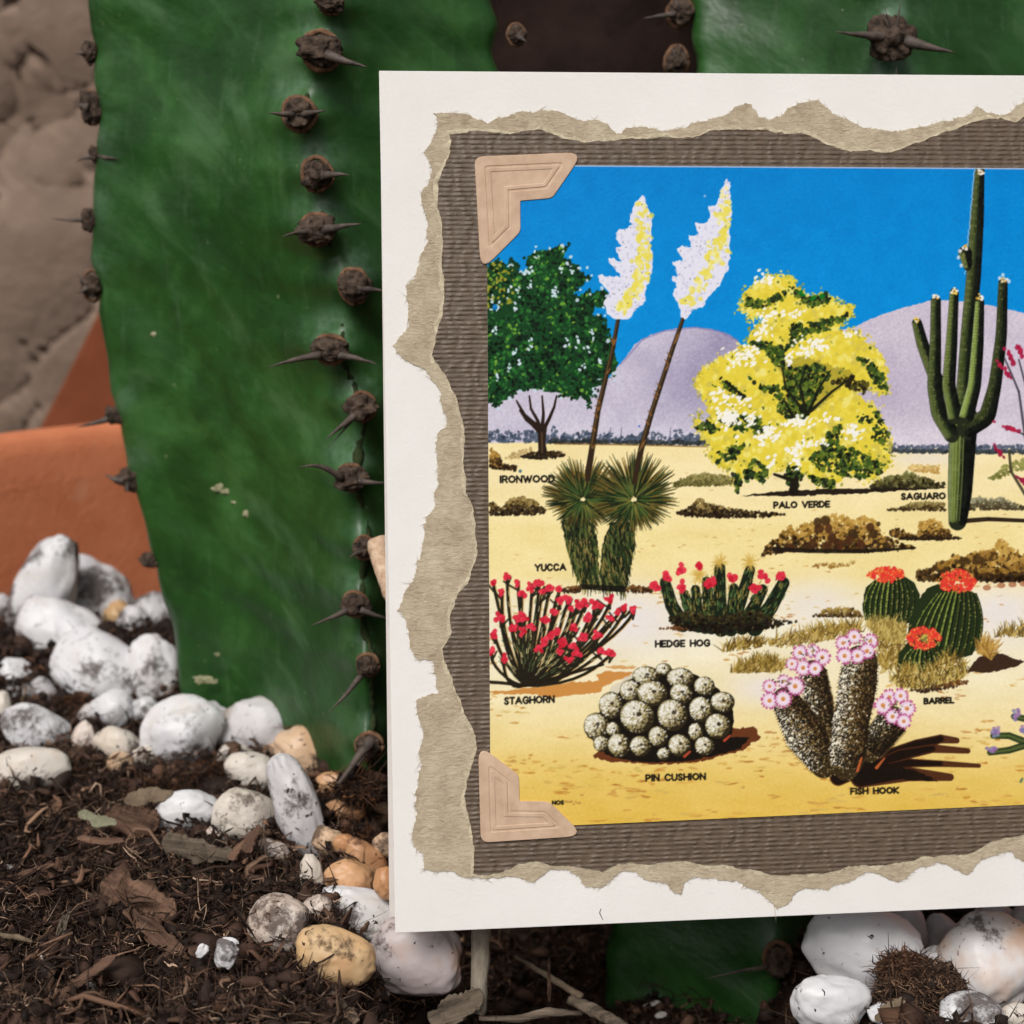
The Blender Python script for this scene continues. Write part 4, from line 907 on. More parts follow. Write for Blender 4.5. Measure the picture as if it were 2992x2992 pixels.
def column(rows, nL=46, nR=40, sagL=0.0, seed=1, lobes=None, lobe_amp=0.0018, pw=1.7):
    """rows: list of (pyM, Mx, Md, Lx, Ld, Rx, Rd); returns vertex grid (rows, cols, 3)"""
    out = []
    rows = np.array(rows, float); lxs = smooth1(rows[:, 3], 91); mxs, mds = smooth1(rows[:, 1]), smooth1(rows[:, 2])
    for (pyM, Mx, Md, Lx, Ld, Rx, Rd), mx0, md0, lx0 in zip(rows, mxs, mds, lxs):
        tip = at(Mx, pyM, Md) - at(mx0, pyM, md0); Mx, Md = mx0, md0
        yL = 418 + (pyM - 418) * Md / Ld; yR = 418 + (pyM - 418) * Md / Rd
        Ltip = (Lx - lx0) / F * Ld; L = at(lx0, yL, Ld); Mp = at(Mx, pyM, Md); Rp = at(Rx, yR, Rd)
        z = Mp[2]; L = np.array([L[0], L[1], z]); Rp = np.array([Rp[0], Rp[1], z])
        back = (L + Rp) / 2 + np.array([0, 0.045, 0])
        s = np.linspace(0, 1, nL)
        xa = L[0] + (Mp[0] - L[0]) * s; ya = L[1] + (Mp[1] - L[1]) * (0.50 * s + 0.50 * s ** 2.4) + sagL * np.sin(math.pi * s)
        s2 = np.linspace(0, 1, nR)[1:]
        xb = Mp[0] + (Rp[0] - Mp[0]) * s2; u = 1 - s2; yb = Rp[1] + (Mp[1] - Rp[1]) * (0.50 * u + 0.50 * u ** 2.4)
        wa, wb = s ** 9, u ** 9                            # the knobs swell only the rib itself
        xa = xa + tip[0] * wa + Ltip * (1 - s) ** 7; ya = ya + tip[1] * wa; xb = xb + tip[0] * wb; yb = yb + tip[1] * wb
        th = np.linspace(0, 1, 26)[1:-1]
        cx = Rp[0] + (L[0] - Rp[0]) * th; cy = (Rp[1] + (L[1] - Rp[1]) * th) + 0.045 * np.sin(math.pi * th) ** 0.6 * (0.8 + .2 * np.cos(th * 4 * math.pi))
        x = np.concatenate([xa, xb, cx]); y = np.concatenate([ya, yb, cy])
        for _ in range(9):          # round the rib edges
            k = np.arange(len(x)); x = .25 * x[k - 1] + .5 * x + .25 * x[(k + 1) % len(x)]; y = .25 * y[k - 1] + .5 * y + .25 * y[(k + 1) % len(y)]
        out.append(np.stack([x, y, np.full(len(x), z)], -1))
    V = np.array(out)
    q = V * [60, 60, 110]; q = q + 0.5 * vnoise(V * 40, seed + 3)[..., None]
    dg = V[..., 0] * 0.7 + V[..., 2] * 1.0
    dsp = 0.0004 * fbm(q * .55, seed, 3) + 0.00022 * np.sin(dg * 420 + 4 * vnoise(V * 45, seed + 7)) * (0.5 + 0.5 * vnoise(V * 60, seed + 9))
    V[..., 1] += dsp * 1.3; V[..., 0] += dsp * 0.5
    return V

def rowinterp(keys, ys):
    k = np.array(keys, float); return [np.interp(ys, k[:, 0], k[:, c]) for c in range(1, k.shape[1])]

def ridge_interp(pts, ys, amp):
    p = np.array(pts, float); x = np.interp(ys, p[:, 0], p[:, 1])
    k = np.ones(9) / 9; xs = np.convolve(np.pad(x, 4, mode='edge'), k, 'valid')
    d = np.min(np.abs(ys[:, None] - p[None, :, 0]), 1)
    return xs, amp * np.exp(-(d / 48.0) ** 2)

cactus1 = empty('columnar_cactus', at(1000, 2420, 0.29))
tag(cactus1, 'broad green ribbed cactus with a row of spined knobs, standing left of the card', 'cactus', 'columnar cacti behind the card')
org1 = np.array(cactus1.location)
# (py, px) of the areoles down the front rib
A1 = [(-130, 955), (5, 964), (149, 934), (333, 872), (506, 928), (672, 930), (833, 1032), (1030, 968), (1192, 1056), (1394, 1026), (1602, 1062), (1769, 1038), (1947, 1072), (2175, 1068)]
ys = np.linspace(-330, 2620, 330)
Mx, push = ridge_interp(A1 + [(2450, 1085), (2650, 1090)], ys, 0.0034)
Md = np.interp(ys, [-330, 2450], [0.2365, 0.262]) - push
sil = np.array([(-330, 262), (0, 259), (89, 265), (155, 286), (200, 276), (238, 280), (333, 307), (410, 290), (476, 286), (520, 272), (565, 268), (654, 271), (756, 256), (845, 298), (910, 280), (952, 292), (1041, 315), (1150, 325), (1227, 357), (1269, 357), (1370, 372), (1436, 405), (1531, 428), (1596, 440), (1656, 467), (1745, 476), (1846, 512), (1953, 518), (2031, 520), (2120, 560), (2300, 600)], float)
Ld = np.interp(ys, [-330, 2450], [0.272, 0.302])
yLl = 418 + (ys - 418) * Md / Ld
Lx = np.interp(yLl, sil[:, 0], sil[:, 1]) - 52 + np.interp(yLl, [1300, 2000], [0, 12])
Rd = np.interp(ys, [-330, 2450], [0.251, 0.282])
Rx = np.interp(ys, [-330, 0, 250, 1200, 2000, 2620], [1470, 1478, 1492, 1430, 1330, 1240]) + 10 * np.sin(ys / 28.0)
V1 = column(list(zip(ys, Mx, Md, Lx, Ld, Rx, Rd)), seed=21)
st1 = ob('stem', mesh_np('cactus_stem', V1.reshape(-1, 3) - org1, [grid_faces(V1.shape[0], V1.shape[1], True)[:, ::-1]]), M_CACT, cactus1)

cactus2 = empty('columnar_cactus', at(2150, 2900, 0.29))
tag(cactus2, 'dark green ribbed cactus behind the right half of the card, one long-spined knob above it', 'cactus', 'columnar cacti behind the card')
org2 = np.array(cactus2.location)
A2 = [(-60, 2612), (98, 2608), (260, 2590), (2806, 2272)]
ys2 = np.linspace(-330, 3060, 260)
Mx2, push2 = ridge_interp([(-330, 2625)] + A2 + [(3060, 2250)], ys2, 0.0016)
Md2 = np.interp(ys2, [-330, 2900], [0.250, 0.258]) - push2
Ld2 = np.interp(ys2, [-330, 2900], [0.272, 0.268]); Rd2 = Ld2 + 0.004
yL2 = 418 + (ys2 - 418) * Md2 / Ld2
Lx2 = np.interp(yL2, [-330, 0, 100, 250, 1500, 2500, 2900], [1960, 1985, 1995, 2010, 1900, 1790, 1740]) + 9 * np.sin(yL2 / 24.0)
Rx2 = np.interp(ys2, [-330, 200, 1500, 2600, 3060], [3300, 3260, 2900, 2480, 2420])
V2 = column(list(zip(ys2, Mx2, Md2, Lx2, Ld2, Rx2, Rd2)), seed=44)
st2 = ob('stem', mesh_np('cactus_stem', V2.reshape(-1, 3) - org2, [grid_faces(V2.shape[0], V2.shape[1], True)[:, ::-1]]), M_CACT, cactus2)

def bloom(o, V, pts):
    rel = V.reshape(-1, 3) - CAM; dep = rel @ FWD; qx = 1496 + F * (rel @ RIGHT) / dep; qy = 1496 - F * (rel @ UP) / dep
    w_ = np.zeros(len(rel))
    for py, px in pts: w_ = np.maximum(w_, (.45 if px < 500 or py > 1500 else 1.0) * np.exp(-((qx - px) / 62) ** 2 - ((qy - py + 62) / 58) ** 2))
    a_ = o.data.attributes.new('bloom', 'FLOAT', 'POINT'); a_.data.foreach_set('value', (w_ * .62).astype(np.float32))
bloom(st1, V1, A1 + [(310, 268), (460, 280), (640, 262), (830, 268), (1215, 335), (1402, 376)]); bloom(st2, V2, A2)

def spine_curve(a, b, bend=(0, 0, 0), n=9):
    t = np.linspace(0, 1, n)[:, None]; m_ = (a + b) / 2 + np.asarray(bend)
    return (1 - t) ** 2 * a + 2 * t * (1 - t) * m_ + t * t * b

def areole(root, org, px, py, d, r, spines, seed, squash=0.8, side=None, rim=True):
    """corky knob on the rib (r in photo px) with tapered spines; spines: (px, py, depth offset, base radius px, bend px)"""
    c = at(px, py, d); rm = r / F * d
    q = fbm(ICO_V * 1.6 + seed, seed, 4)
    v = ICO_V * (1 + 0.34 * q)[:, None]
    rs_ = np.random.default_rng(seed); v = v * np.array([rs_.uniform(.88, 1.2), 0.66, squash * rs_.uniform(.82, 1.0)])
    v[:, 2] -= 0.25 * np.clip(-v[:, 1], 0, 1)          # droops outward like a beak
    knob = ob('areole', mesh_np('areole', v * rm, [ICO_F]), M_KNOB, root, c - org)
    if rim:
        th = np.linspace(0, 2 * math.pi, 25)[:-1]
        pts = np.stack([np.cos(th) * rm * 0.98, np.full(24, rm * 0.34), np.sin(th) * rm * squash * 1.10 - rm * .05], -1)
        pts *= (1 + 0.16 * vnoise(pts / rm * 1.6 + seed, seed)[:, None])
        vv, ff = tube(np.vstack([pts, pts[:1]]), rm * 0.19, 8, False)
        ob('areole_rim', mesh_np('areole_rim', vv, ff), M_KRIM, knob)
    for sx, sy, dd, br, bnd in spines:
        a = np.array([(sx - px) / F * d * 0.16, -rm * 0.35, -(sy - py) / F * d * 0.16 - rm * 0.12])
        e = at(sx, sy, d + dd) - c
        cur = spine_curve(a, e, (0, -0.0006, -bnd / F * d), 11)
        cur += 0.00006 * vnoise(cur * 900 + seed, seed + 1)[:, None]
        t = np.linspace(0, 1, 11)
        vv, ff = tube(cur, np.maximum(.82 * br / F * d * (1 - t) ** 0.85, 0.00004), 8)
        ob('spine', mesh_np('spine', vv, ff), M_SPINE, knob)
    return knob

def md1(py): return float(np.interp(py, ys, Md)) + 0.0004
SP1 = [  # px, py, r, squash, spines
 (964, 5, 42, .8, []),
 (936, 146, 60, 1.0, [(1075, 196, -.003, 20, 6)]),
 (872, 330, 56, 0.9, [(784, 331, -.004, 14, 0), (958, 321, -.004, 14, 0)]),
 (926, 508, 52, 1.0, [(1022, 510, -.004, 17, -4)]),
 (926, 668, 56, 0.85, [(826, 691, -.005, 13, -10), (1058, 653, -.004, 18, -4)]),
 (1032, 832, 50, 1.15, [(1130, 850, .000, 17, 0)]),
 (966, 1022, 54, 0.8, [(786, 1072, -.004, 16, -8), (1106, 1066, -.003, 16, -8)]),
 (1056, 1190, 48, 0.9, [(950, 1284, -.004, 15, 0), (957, 1310, -.003, 6, 0)]),
 (1026, 1396, 46, 0.9, [(873, 1366, -.006, 14, -40), (1140, 1412, .000, 14, 0)]),
 (1066, 1602, 40, 0.9, [(1020, 1630, -.004, 11, -8)]),
 (1038, 1766, 42, 0.95, [(908, 1828, -.004, 13, 0), (1140, 1810, .001, 13, 0)]),
 (1074, 1945, 38, 0.95, [(958, 2082, -.004, 12, 10)]),
 (1078, 2180, 46, 0.9, [(985, 2300, -.004, 13, 10)]),
]
for i, (x, y, r, sq, sp_) in enumerate(SP1): areole(cactus1, org1, x, y, md1(y), r * .84, sp_, 100 + i, sq)
def ld1(py): return float(np.interp(py, yLl, Ld)) - 0.0005
SP1L = [(262, 150, 26, 1.3, [(218, 158, 0, 10, 0), (262, 110, -.002, 6, 0)]), (268, 312, 30, 1.5, [(226, 305, 0, 20, 0)]), (280, 452, 22, 1.3, [(222, 474, 0, 9, -6), (352, 462, -.004, 9, 4)]),
 (262, 640, 22, 1.4, [(150, 638, 0, 9, 4)]), (268, 832, 28, 1.4, [(222, 855, 0, 12, 4), (224, 800, 0, 9, 0)]), (335, 1215, 26, 1.2, [(224, 1247, 0, 12, 4)]), (376, 1402, 30, 1.3, [(306, 1384, 0, 15, 8), (372, 1440, -.003, 10, 0)]), (440, 1632, 24, 1.0, [(414, 1650, 0, 8, 0)])]
for i, (x, y, r, sq, sp_) in enumerate(SP1L): areole(cactus1, org1, x, y, ld1(y), r, sp_, 140 + i, sq, rim=i in (1, 4))
areole(cactus1, org1, 1508, 100, float(np.interp(100, ys, Rd)), 26, [(1540, 122, -.002, 12, 0)], 161, 1.1)
areole(cactus2, org2, 2608, 104, float(np.interp(104, ys2, Md2)) - .001, 52, [(2440, 92, -.004, 20, 4), (2792, 154, -.004, 24, 6), (2584, 24, -.003, 6, 0), (2630, 10, -.003, 8, 0), (2560, 18, -.002, 5, 0)], 170, 1.25, rim=False)
areole(cactus2, org2, 1990, 34, 0.2722, 38, [(1876, 54, 0, 12, 0), (1960, -20, 0, 8, 0)], 171, 1.0)
areole(cactus2, org2, 1978, 176, 0.2726, 34, [(1960, 140, -.001, 9, 0)], 172, 1.1)
areole(cactus2, org2, 2600, 300, float(np.interp(300, ys2, Md2)), 48, [(2620, 196, -.003, 8, 0)], 174, 1.1)
areole(cactus2, org2, 2274, 2806, float(np.interp(2806, ys2, Md2)) - .001, 40, [(2060, 2862, -.004, 9, -14)], 173, 1.1)

def scar(root, org, V, px, py, r, seed, asp=1.0):
    """small raised dry patch lying on the skin at the photo position"""
    c = V.reshape(-1, 3)
    rel = c - CAM; dep = rel @ FWD; qx = 1496 + F * (rel @ RIGHT) / dep; qy = 1496 - F * (rel @ UP) / dep
    k = np.argmin((qx - px) ** 2 + (qy - py) ** 2 + (dep > np.median(dep) + .02) * 1e6)
    d = dep[k] - 0.0001; rm = r / F * d
    v = ICO_V * (1 + 0.6 * fbm(ICO_V * 2.1 + seed, seed, 5))[:, None] * np.array([rm * asp, rm * .12, rm * .8])
    ob('scar', mesh_np('scar', v, [ICO_F]), M_SCAR, root, at(px, py, d) - org)
for i, (x, y, r, a) in enumerate([(648, 1426, 14, 1.5), (664, 1436, 8, 1.2), (728, 1500, 13, 1.1), (596, 1986, 13, 1.8), (622, 1990, 8, 1.2), (456, 977, 9, 1.2), (635, 1912, 6, 1.0), (690, 1468, 4, 3.0)]): scar(cactus1, org1, V1, x, y, r, 200 + i, a)

# strip along the front rib: corky bits and dark shading put into one colour
yy_ = np.linspace(-250, 2330, 420); rr = 11 + 8 * vnoise(np.stack([yy_ / 60, yy_ * 0, yy_ * 0 + .4], -1), 5) + 5 * vnoise(np.stack([yy_ / 17, yy_ * 0, yy_ * 0 + .4], -1), 6)
mx_ = np.interp(yy_, ys, Mx) + 14 + 7 * vnoise(np.stack([yy_ / 45, yy_ * 0, yy_ * 0], -1), 8); md_ = np.interp(yy_, ys, Md)
vv, ff = tube(at(mx_, yy_, md_ + .0021), np.clip(rr, 3, 40) / F * md_, 10)
M_RIB = simple_mat('corky_shaded_rib_edge', (28, 42, 20), (60, 70, 42), 260, 0.85, 0.15, 0.0003)
ob('rib_edge', mesh_np('rib_edge', vv + .0002 * fbm(vv * 700, 7, 3)[:, None] - org1, ff), M_RIB, cactus1)

# dark column added to stand in for the shade between the cacti
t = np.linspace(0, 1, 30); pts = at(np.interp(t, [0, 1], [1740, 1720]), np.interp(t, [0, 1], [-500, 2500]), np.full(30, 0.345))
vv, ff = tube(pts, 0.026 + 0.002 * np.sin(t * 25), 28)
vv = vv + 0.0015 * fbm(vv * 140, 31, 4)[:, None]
st = ob('gap_shade_column', mesh_np('gap_shade_column', vv, ff), M_GAP_HAIR)
tag(st, 'dark brown column added as the shade in the gap between the two green cacti', 'shade filler')
# ------------------------------------------------------------------ greeting card
# card plane measured in the camera frame (right, down, forward), from the four visible edges
CB, CC = math.radians(-5.048), math.radians(-1.0789)
cb, sb, c3, s3 = math.cos(CB), math.sin(CB), math.cos(CC), math.sin(CC)
CR = np.array([[c3, -s3, 0], [s3, c3, 0], [0, 0, 1]]) @ np.array([[cb, 0, sb], [0, 1, 0], [-sb, 0, cb]])
CT = np.array([-0.019516, -0.064748, 0.217]); CH = 0.12656; CW = 0.178
def cv2w(c): c = np.asarray(c, float); return cam2w(c * np.array([1, -1, 1]))
def dirw(c): return c[0] * RIGHT - c[1] * UP + c[2] * FWD
eu, ev, en = dirw(CR[:, 0]), dirw(-CR[:, 1]), dirw(CR[:, 2])      # right, up, away from the camera
corner = cv2w(CT + CR[:, 1] * CH)                                    # bottom left corner of the front
card = empty('greeting_card')
card.matrix_world = Matrix(((eu[0], en[0], ev[0], corner[0]), (eu[1], en[1], ev[1], corner[1]), (eu[2], en[2], ev[2], corner[2]), (0, 0, 0, 1)))
tag(card, 'handmade cream folded card with a torn brown mat framing a cactus picture postcard', 'greeting card')

def on_card(px, py):
    """photo position -> (u, v) metres on the card, from its bottom left corner"""
    r = np.stack([(np.asarray(px, float) - 1496) / F, (np.asarray(py, float) - 1496) / F, np.ones(np.shape(px))], -1)
    n = CR[:, 2]; t = (CT @ n) / (r @ n); q = (r * t[..., None] - CT) @ CR
    return np.stack([q[..., 0], CH - q[..., 1]], -1)
def card_px(uv):
    q = np.stack([uv[..., 0], CH - uv[..., 1], np.zeros(uv.shape[:-1])], -1) @ CR.T + CT
    return 1496 + F * q[..., 0] / q[..., 2], 1496 + F * q[..., 1] / q[..., 2]

def plate(name, uv, n0, n1, m, parent, bevel=0.0, flipcheck=True):
    """flat sheet between offsets n0 (back) and n1 (front, towards the viewer)"""
    uv = np.asarray(uv, float)
    if np.sum(uv[:, 0] * np.roll(uv[:, 1], -1) - uv[:, 1] * np.roll(uv[:, 0], -1)) < 0: uv = uv[::-1]
    k = len(uv); f = np.stack([uv[:, 0], np.full(k, -n1), uv[:, 1]], -1); bk = np.stack([uv[:, 0], np.full(k, -n0), uv[:, 1]], -1)
    i = np.arange(k); j = (i + 1) % k
    o = ob(name, mesh_np(name, np.vstack([f, bk]), [np.arange(k)[None], (np.arange(k) + k)[None, ::-1], np.stack([j, i, i + k, j + k], -1)], False), m, parent)
    if bevel:
        b_ = o.modifiers.new('edge', 'BEVEL'); b_.width = bevel; b_.segments = 2
    return o
rect = lambda u0, u1, v0, v1: [(u0, v0), (u1, v0), (u1, v1), (u0, v1)]
plate('front_panel', rect(0, CW, 0, CH), -0.00035, 0.0, M_PAPER, card, 0.00008)
# rear panel hinged along the top fold, swung slightly back and a little skewed
bpv = np.array([(-0.0006, 0.0020, 0.0022), (CW - 0.001, 0.0006, 0.0060), (CW - 0.0002, CH, 0.0006), (0.0001, CH - 0.0001, 0.0006)])
p0 = on_card(np.array([1138.0]), np.array([2688.0]))[0]; bpv[0, 0] = p0[0] * 1.0; bpv[0, 1] = 0.0018
fr_ = np.stack([bpv[:, 0], bpv[:, 2], bpv[:, 1]], -1); i4 = np.arange(4); j4 = (i4 + 1) % 4
back = ob('back_panel', mesh_np('back_panel', np.vstack([fr_, fr_ + [0, 0.00035, 0]]), [np.array([[0, 1, 2, 3]]), np.array([[7, 6, 5, 4]]), np.stack([j4, i4, i4 + 4, j4 + 4], -1)], False), M_EDGE, card)

z6 = zoomed(1000, 0, 1.031); z4 = zoomed(1050, 2400, .4917); z5 = zoomed(2000, 2400, .5135); zd = zoomed(0, 0, 1.5487)
t_out = z6((262, 322), (300, 320), (345, 325), (400, 340), (410, 350), (440, 335), (490, 322), (540, 316), (575, 312), (620, 322), (660, 342), (720, 340), (750, 350), (775, 378), (800, 365), (850, 358), (885, 367), (895, 375), (925, 370), (980, 355), (1020, 345), (1050, 338), (1085, 330), (1110, 305), (1140, 293), (1165, 305), (1180, 335), (1210, 345), (1245, 330), (1270, 305), (1300, 290), (1345, 285), (1365, 305), (1400, 330), (1450, 350), (1500, 367), (1560, 373), (1620, 365), (1680, 350), (1730, 345), (1770, 325), (1800, 303), (1830, 318), (1870, 325), (1900, 312), (1932, 295))
t_in = z6((303, 380), (340, 380), (400, 375), (440, 378), (500, 375), (560, 373), (590, 380), (630, 397), (680, 403), (740, 402), (790, 397), (850, 392), (900, 388), (950, 392), (1000, 388), (1030, 378), (1080, 370), (1140, 368), (1200, 372), (1250, 380), (1300, 380), (1340, 395), (1370, 410), (1410, 425), (1450, 430), (1500, 427), (1540, 433), (1580, 425), (1620, 405), (1660, 395), (1700, 378), (1740, 365), (1780, 345), (1830, 340), (1870, 340), (1910, 345), (1932, 330))
zL1 = zoomed(1100, 300, .4657); zL2 = zoomed(1100, 1150, .4657)
l_out = np.vstack([zL1((370, 90), (376, 130), (350, 210), (297, 320), (320, 380), (342, 430), (325, 520), (275, 565), (290, 630), (315, 690), (322, 770), (305, 820), (318, 870), (300, 930), (270, 1030), (240, 1090), (180, 1160), (195, 1230), (205, 1310), (205, 1400), (170, 1450), (115, 1525), (150, 1590), (220, 1640), (300, 1680), (350, 1750), (410, 1810), (400, 1870), (420, 1920)),
                   zL2((435, 150), (430, 210), (390, 250), (375, 300), (385, 380), (375, 470), (380, 560), (362, 630), (355, 720), (310, 790), (295, 880), (290, 980), (250, 1070), (250, 1160), (190, 1240), (122, 1360), (190, 1430), (205, 1520), (205, 1590), (260, 1655), (345, 1680), (360, 1760), (390, 1870)),
                   zd((785, 1320), (790, 1350), (800, 1385), (788, 1420), (795, 1450), (790, 1480), (785, 1510), (788, 1540), (778, 1575), (780, 1600), (800, 1612))])
l_in = np.vstack([zL1((470, 240), (462, 320), (435, 370), (405, 450), (385, 540), (390, 640), (390, 700), (405, 790), (410, 860), (412, 980), (412, 1080), (425, 1180), (420, 1260), (412, 1340), (390, 1420), (375, 1500), (355, 1580), (390, 1650), (430, 1700), (460, 1780), (490, 1830), (510, 1910)),
                  zL2((530, 160), (545, 240), (550, 320), (540, 430), (560, 530), (560, 620), (600, 690), (615, 780), (632, 940), (615, 1060), (580, 1180), (490, 1300), (465, 1390), (470, 1490), (420, 1590), (430, 1680), (480, 1790), (510, 1900)),
                  zd((878, 1350), (896, 1378), (900, 1410), (890, 1440), (882, 1470), (876, 1510), (885, 1545), (892, 1580), (893, 1610))])
b_out = np.vstack([z4((390, 295), (440, 298), (500, 290), (575, 295), (605, 325), (655, 340), (720, 330), (770, 330), (815, 340), (870, 322), (930, 322), (1000, 345), (1030, 352), (1060, 325), (1100, 295), (1160, 285), (1230, 288), (1280, 310), (1310, 340), (1350, 390), (1435, 395), (1480, 365), (1530, 315), (1580, 290), (1630, 298), (1670, 330), (1720, 365), (1770, 355), (1800, 370), (1850, 410), (1910, 435)),
                   z5((15, 335), (50, 318), (110, 322), (200, 330), (290, 335), (330, 365), (400, 390), (480, 440), (500, 475), (540, 500), (575, 470), (620, 410), (670, 385), (730, 375), (800, 385), (870, 365), (930, 345), (990, 310), (1040, 285), (1090, 295), (1150, 310), (1210, 335), (1260, 320), (1310, 275), (1360, 255), (1430, 235), (1480, 255), (1550, 275), (1620, 292), (1670, 240), (1720, 205), (1830, 168), (1880, 185), (1932, 225))])
b_in = np.vstack([z4((680, 305), (770, 310), (830, 300), (880, 275), (930, 260), (1000, 245), (1080, 240), (1150, 255), (1220, 265), (1300, 262), (1380, 275), (1440, 290), (1490, 270), (1540, 250), (1610, 238), (1660, 250), (1720, 260), (1770, 245), (1850, 235), (1925, 240)),
                  z5((100, 245), (200, 245), (300, 262), (400, 275), (480, 290), (560, 300), (640, 300), (720, 295), (800, 285), (870, 275), (920, 258), (980, 250), (1060, 250), (1140, 240), (1200, 230), (1270, 215), (1360, 200), (1450, 190), (1550, 190), (1640, 170), (1690, 145), (1740, 110), (1800, 100), (1870, 80), (1932, 60))])

def ragged(uv, step, amp, seed, closed=True):
    """resample a torn outline finely and roughen it"""
    if closed: uv = np.vstack([uv, uv[:1]])
    d = np.r_[0, np.cumsum(np.linalg.norm(np.diff(uv, axis=0), axis=1))]
    s = np.arange(0, d[-1], step); q = np.stack([np.interp(s, d, uv[:, k]) for k in (0, 1)], -1)
    nse = np.stack([np.stack([s / .0022, s * 0 + .3 + k, s * 0 + seed], -1) for k in (0, 1)], 0)
    return q + amp * np.stack([fbm(nse[0], seed, 4, .75), fbm(nse[1], seed + 5, 4, .75)], -1)

bl, br_ = on_card(np.array([2992.]), np.array([2560.]))[0], None
RW = 0.166
def closing(seed, inset):
    """right-hand torn edge beyond the frame, from top to bottom"""
    v = np.linspace(CH - 0.010 - inset, 0.012 + inset, 16); r_ = np.random.default_rng(seed)
    return np.stack([RW - inset + r_.normal(0, 0.0012, 16), v], -1)
def ext(uv, y, n, seed):
    r_ = np.random.default_rng(seed); u = np.linspace(uv[-1, 0] + .003, RW - .004, n)
    return np.vstack([uv, np.stack([u, y + r_.normal(0, .0012, n)], -1)])
oc = lambda p: on_card(p[:, 0], p[:, 1])
TO, TI, LO, LI, BO, BI = map(oc, (t_out, t_in, l_out, l_in, b_out, b_in))
TO, TI = ext(TO, TO[-1, 1] - .001, 18, 1), ext(TI, TI[-1, 1] - .001, 18, 2)
BO, BI = ext(BO, BO[-1, 1] + .001, 18, 3), ext(BI, BI[-1, 1] + .001, 18, 4)
outer = np.vstack([TO, closing(5, 0), BO[::-1], LO[::-1]])
inner = np.vstack([TI, closing(6, .006), BI[::-1], LI[::-1]])
mat_brown = plate('brown_mat', ragged(inner, .00022, .00020, 3), 0.00022, 0.00036, M_BROWN, card)
torn = plate('torn_edge', ragged(outer, .00016, .00026, 4), 0.00002, 0.00016, M_TORN, mat_brown)
# loose fibres standing out of the torn edge
ou_ = ragged(outer, .00010, .00026, 4); r_ = np.random.default_rng(8); nf = 2600; k_ = r_.integers(0, len(ou_), nf)
tg_ = np.gradient(ou_, axis=0)[k_]; tg_ /= np.linalg.norm(tg_, axis=1, keepdims=True) + 1e-12; no_ = np.stack([tg_[:, 1], -tg_[:, 0]], -1)
no_ *= np.sign(np.sum(no_ * (ou_[k_] - [0.09, 0.063]), 1))[:, None]
di_ = no_ * r_.uniform(.2, 1, (nf, 1)) + tg_ * r_.normal(0, .8, (nf, 1)); ln_ = np.abs(r_.normal(0, .00045, nf)) + .0001
fb = []
for a_, d_, l_ in zip(ou_[k_], di_, ln_):
    e_ = a_ + d_ * l_; w_ = np.array([-d_[1], d_[0]]) * .00002
    fb.append([(a_[0] - w_[0], -.00015, a_[1] - w_[1]), (a_[0] + w_[0], -.00015, a_[1] + w_[1]), (e_[0], -.00022, e_[1]), (a_[0], -.00004, a_[1])])
fb = np.array(fb).reshape(-1, 3); i = np.arange(nf) * 4
ob('torn_fibres', mesh_np('torn_fibres', fb, [np.stack([i, i + 1, i + 2], -1), np.stack([i + 1, i + 3, i + 2], -1), np.stack([i + 3, i, i + 2], -1)], False), M_LIP, mat_brown)
# pale fibrous lip along the tear
ir = ragged(inner, .00022, .00020, 3); cen = np.array([0.09, 0.063])
dn = np.gradient(ir, axis=0); nn_ = np.stack([dn[:, 1], -dn[:, 0]], -1); k9 = np.ones(41) / 41
nn_ = np.stack([np.convolve(np.pad(nn_[:, c], 20, mode='wrap'), k9, 'valid') for c in (0, 1)], -1); nn_ /= np.linalg.norm(nn_, axis=1, keepdims=True) + 1e-9
nn_ *= np.sign(np.mean(np.sum(nn_ * (ir - cen), 1)))
sl = np.arange(len(ir)); wd = 0.00042 + 0.00036 * fbm(np.stack([sl / 9., sl * 0, sl * 0], -1), 12, 4, .6)
lo_ = ir + nn_ * np.clip(wd, 0.0001, 1)[:, None]; li_ = ir - nn_ * 0.0002
nl = len(ir); vv = np.vstack([np.stack([li_[:, 0], np.full(nl, -0.00020), li_[:, 1]], -1), np.stack([ir[:, 0], np.full(nl, -0.00027), ir[:, 1]], -1), np.stack([lo_[:, 0], np.full(nl, -0.00017), lo_[:, 1]], -1)])
i = np.arange(nl); j = (i + 1) % nl
ob('torn_lip', mesh_np('torn_lip', vv, [np.stack([i, j, j + nl, i + nl], -1), np.stack([i, j, j + nl, i + nl], -1) + nl]), M_LIP, mat_brown)

# the picture postcard glued on the mat
PRN = paint_print()
q4 = on_card(np.array([1421., 1433., 2992., 2992.]), np.array([484., 2420., 494., 2349.]))
TLc, BLc = q4[0], q4[1]; UE = 0.158
TRc = TLc + (q4[2] - TLc) * (UE - TLc[0]) / (q4[2] - TLc)[0]; BRc = BLc + (q4[3] - BLc) * (UE - BLc[0]) / (q4[3] - BLc)[0]
uvis = (q4[2][0] + .001 - TLc[0]) / (UE - TLc[0])
su = np.concatenate([np.linspace(0, uvis, 690), np.linspace(uvis, 1, 110)[1:]]); svv = np.linspace(0, 1, 850)
S, T = np.meshgrid(su, svv)
UV = ((1 - S) * (1 - T))[..., None] * BLc + (S * (1 - T))[..., None] * BRc + ((1 - S) * T)[..., None] * TLc + (S * T)[..., None] * TRc
UV = UV.reshape(-1, 2); PX, PY = card_px(UV)
colr = lin(sample(PRN, PX, PY))
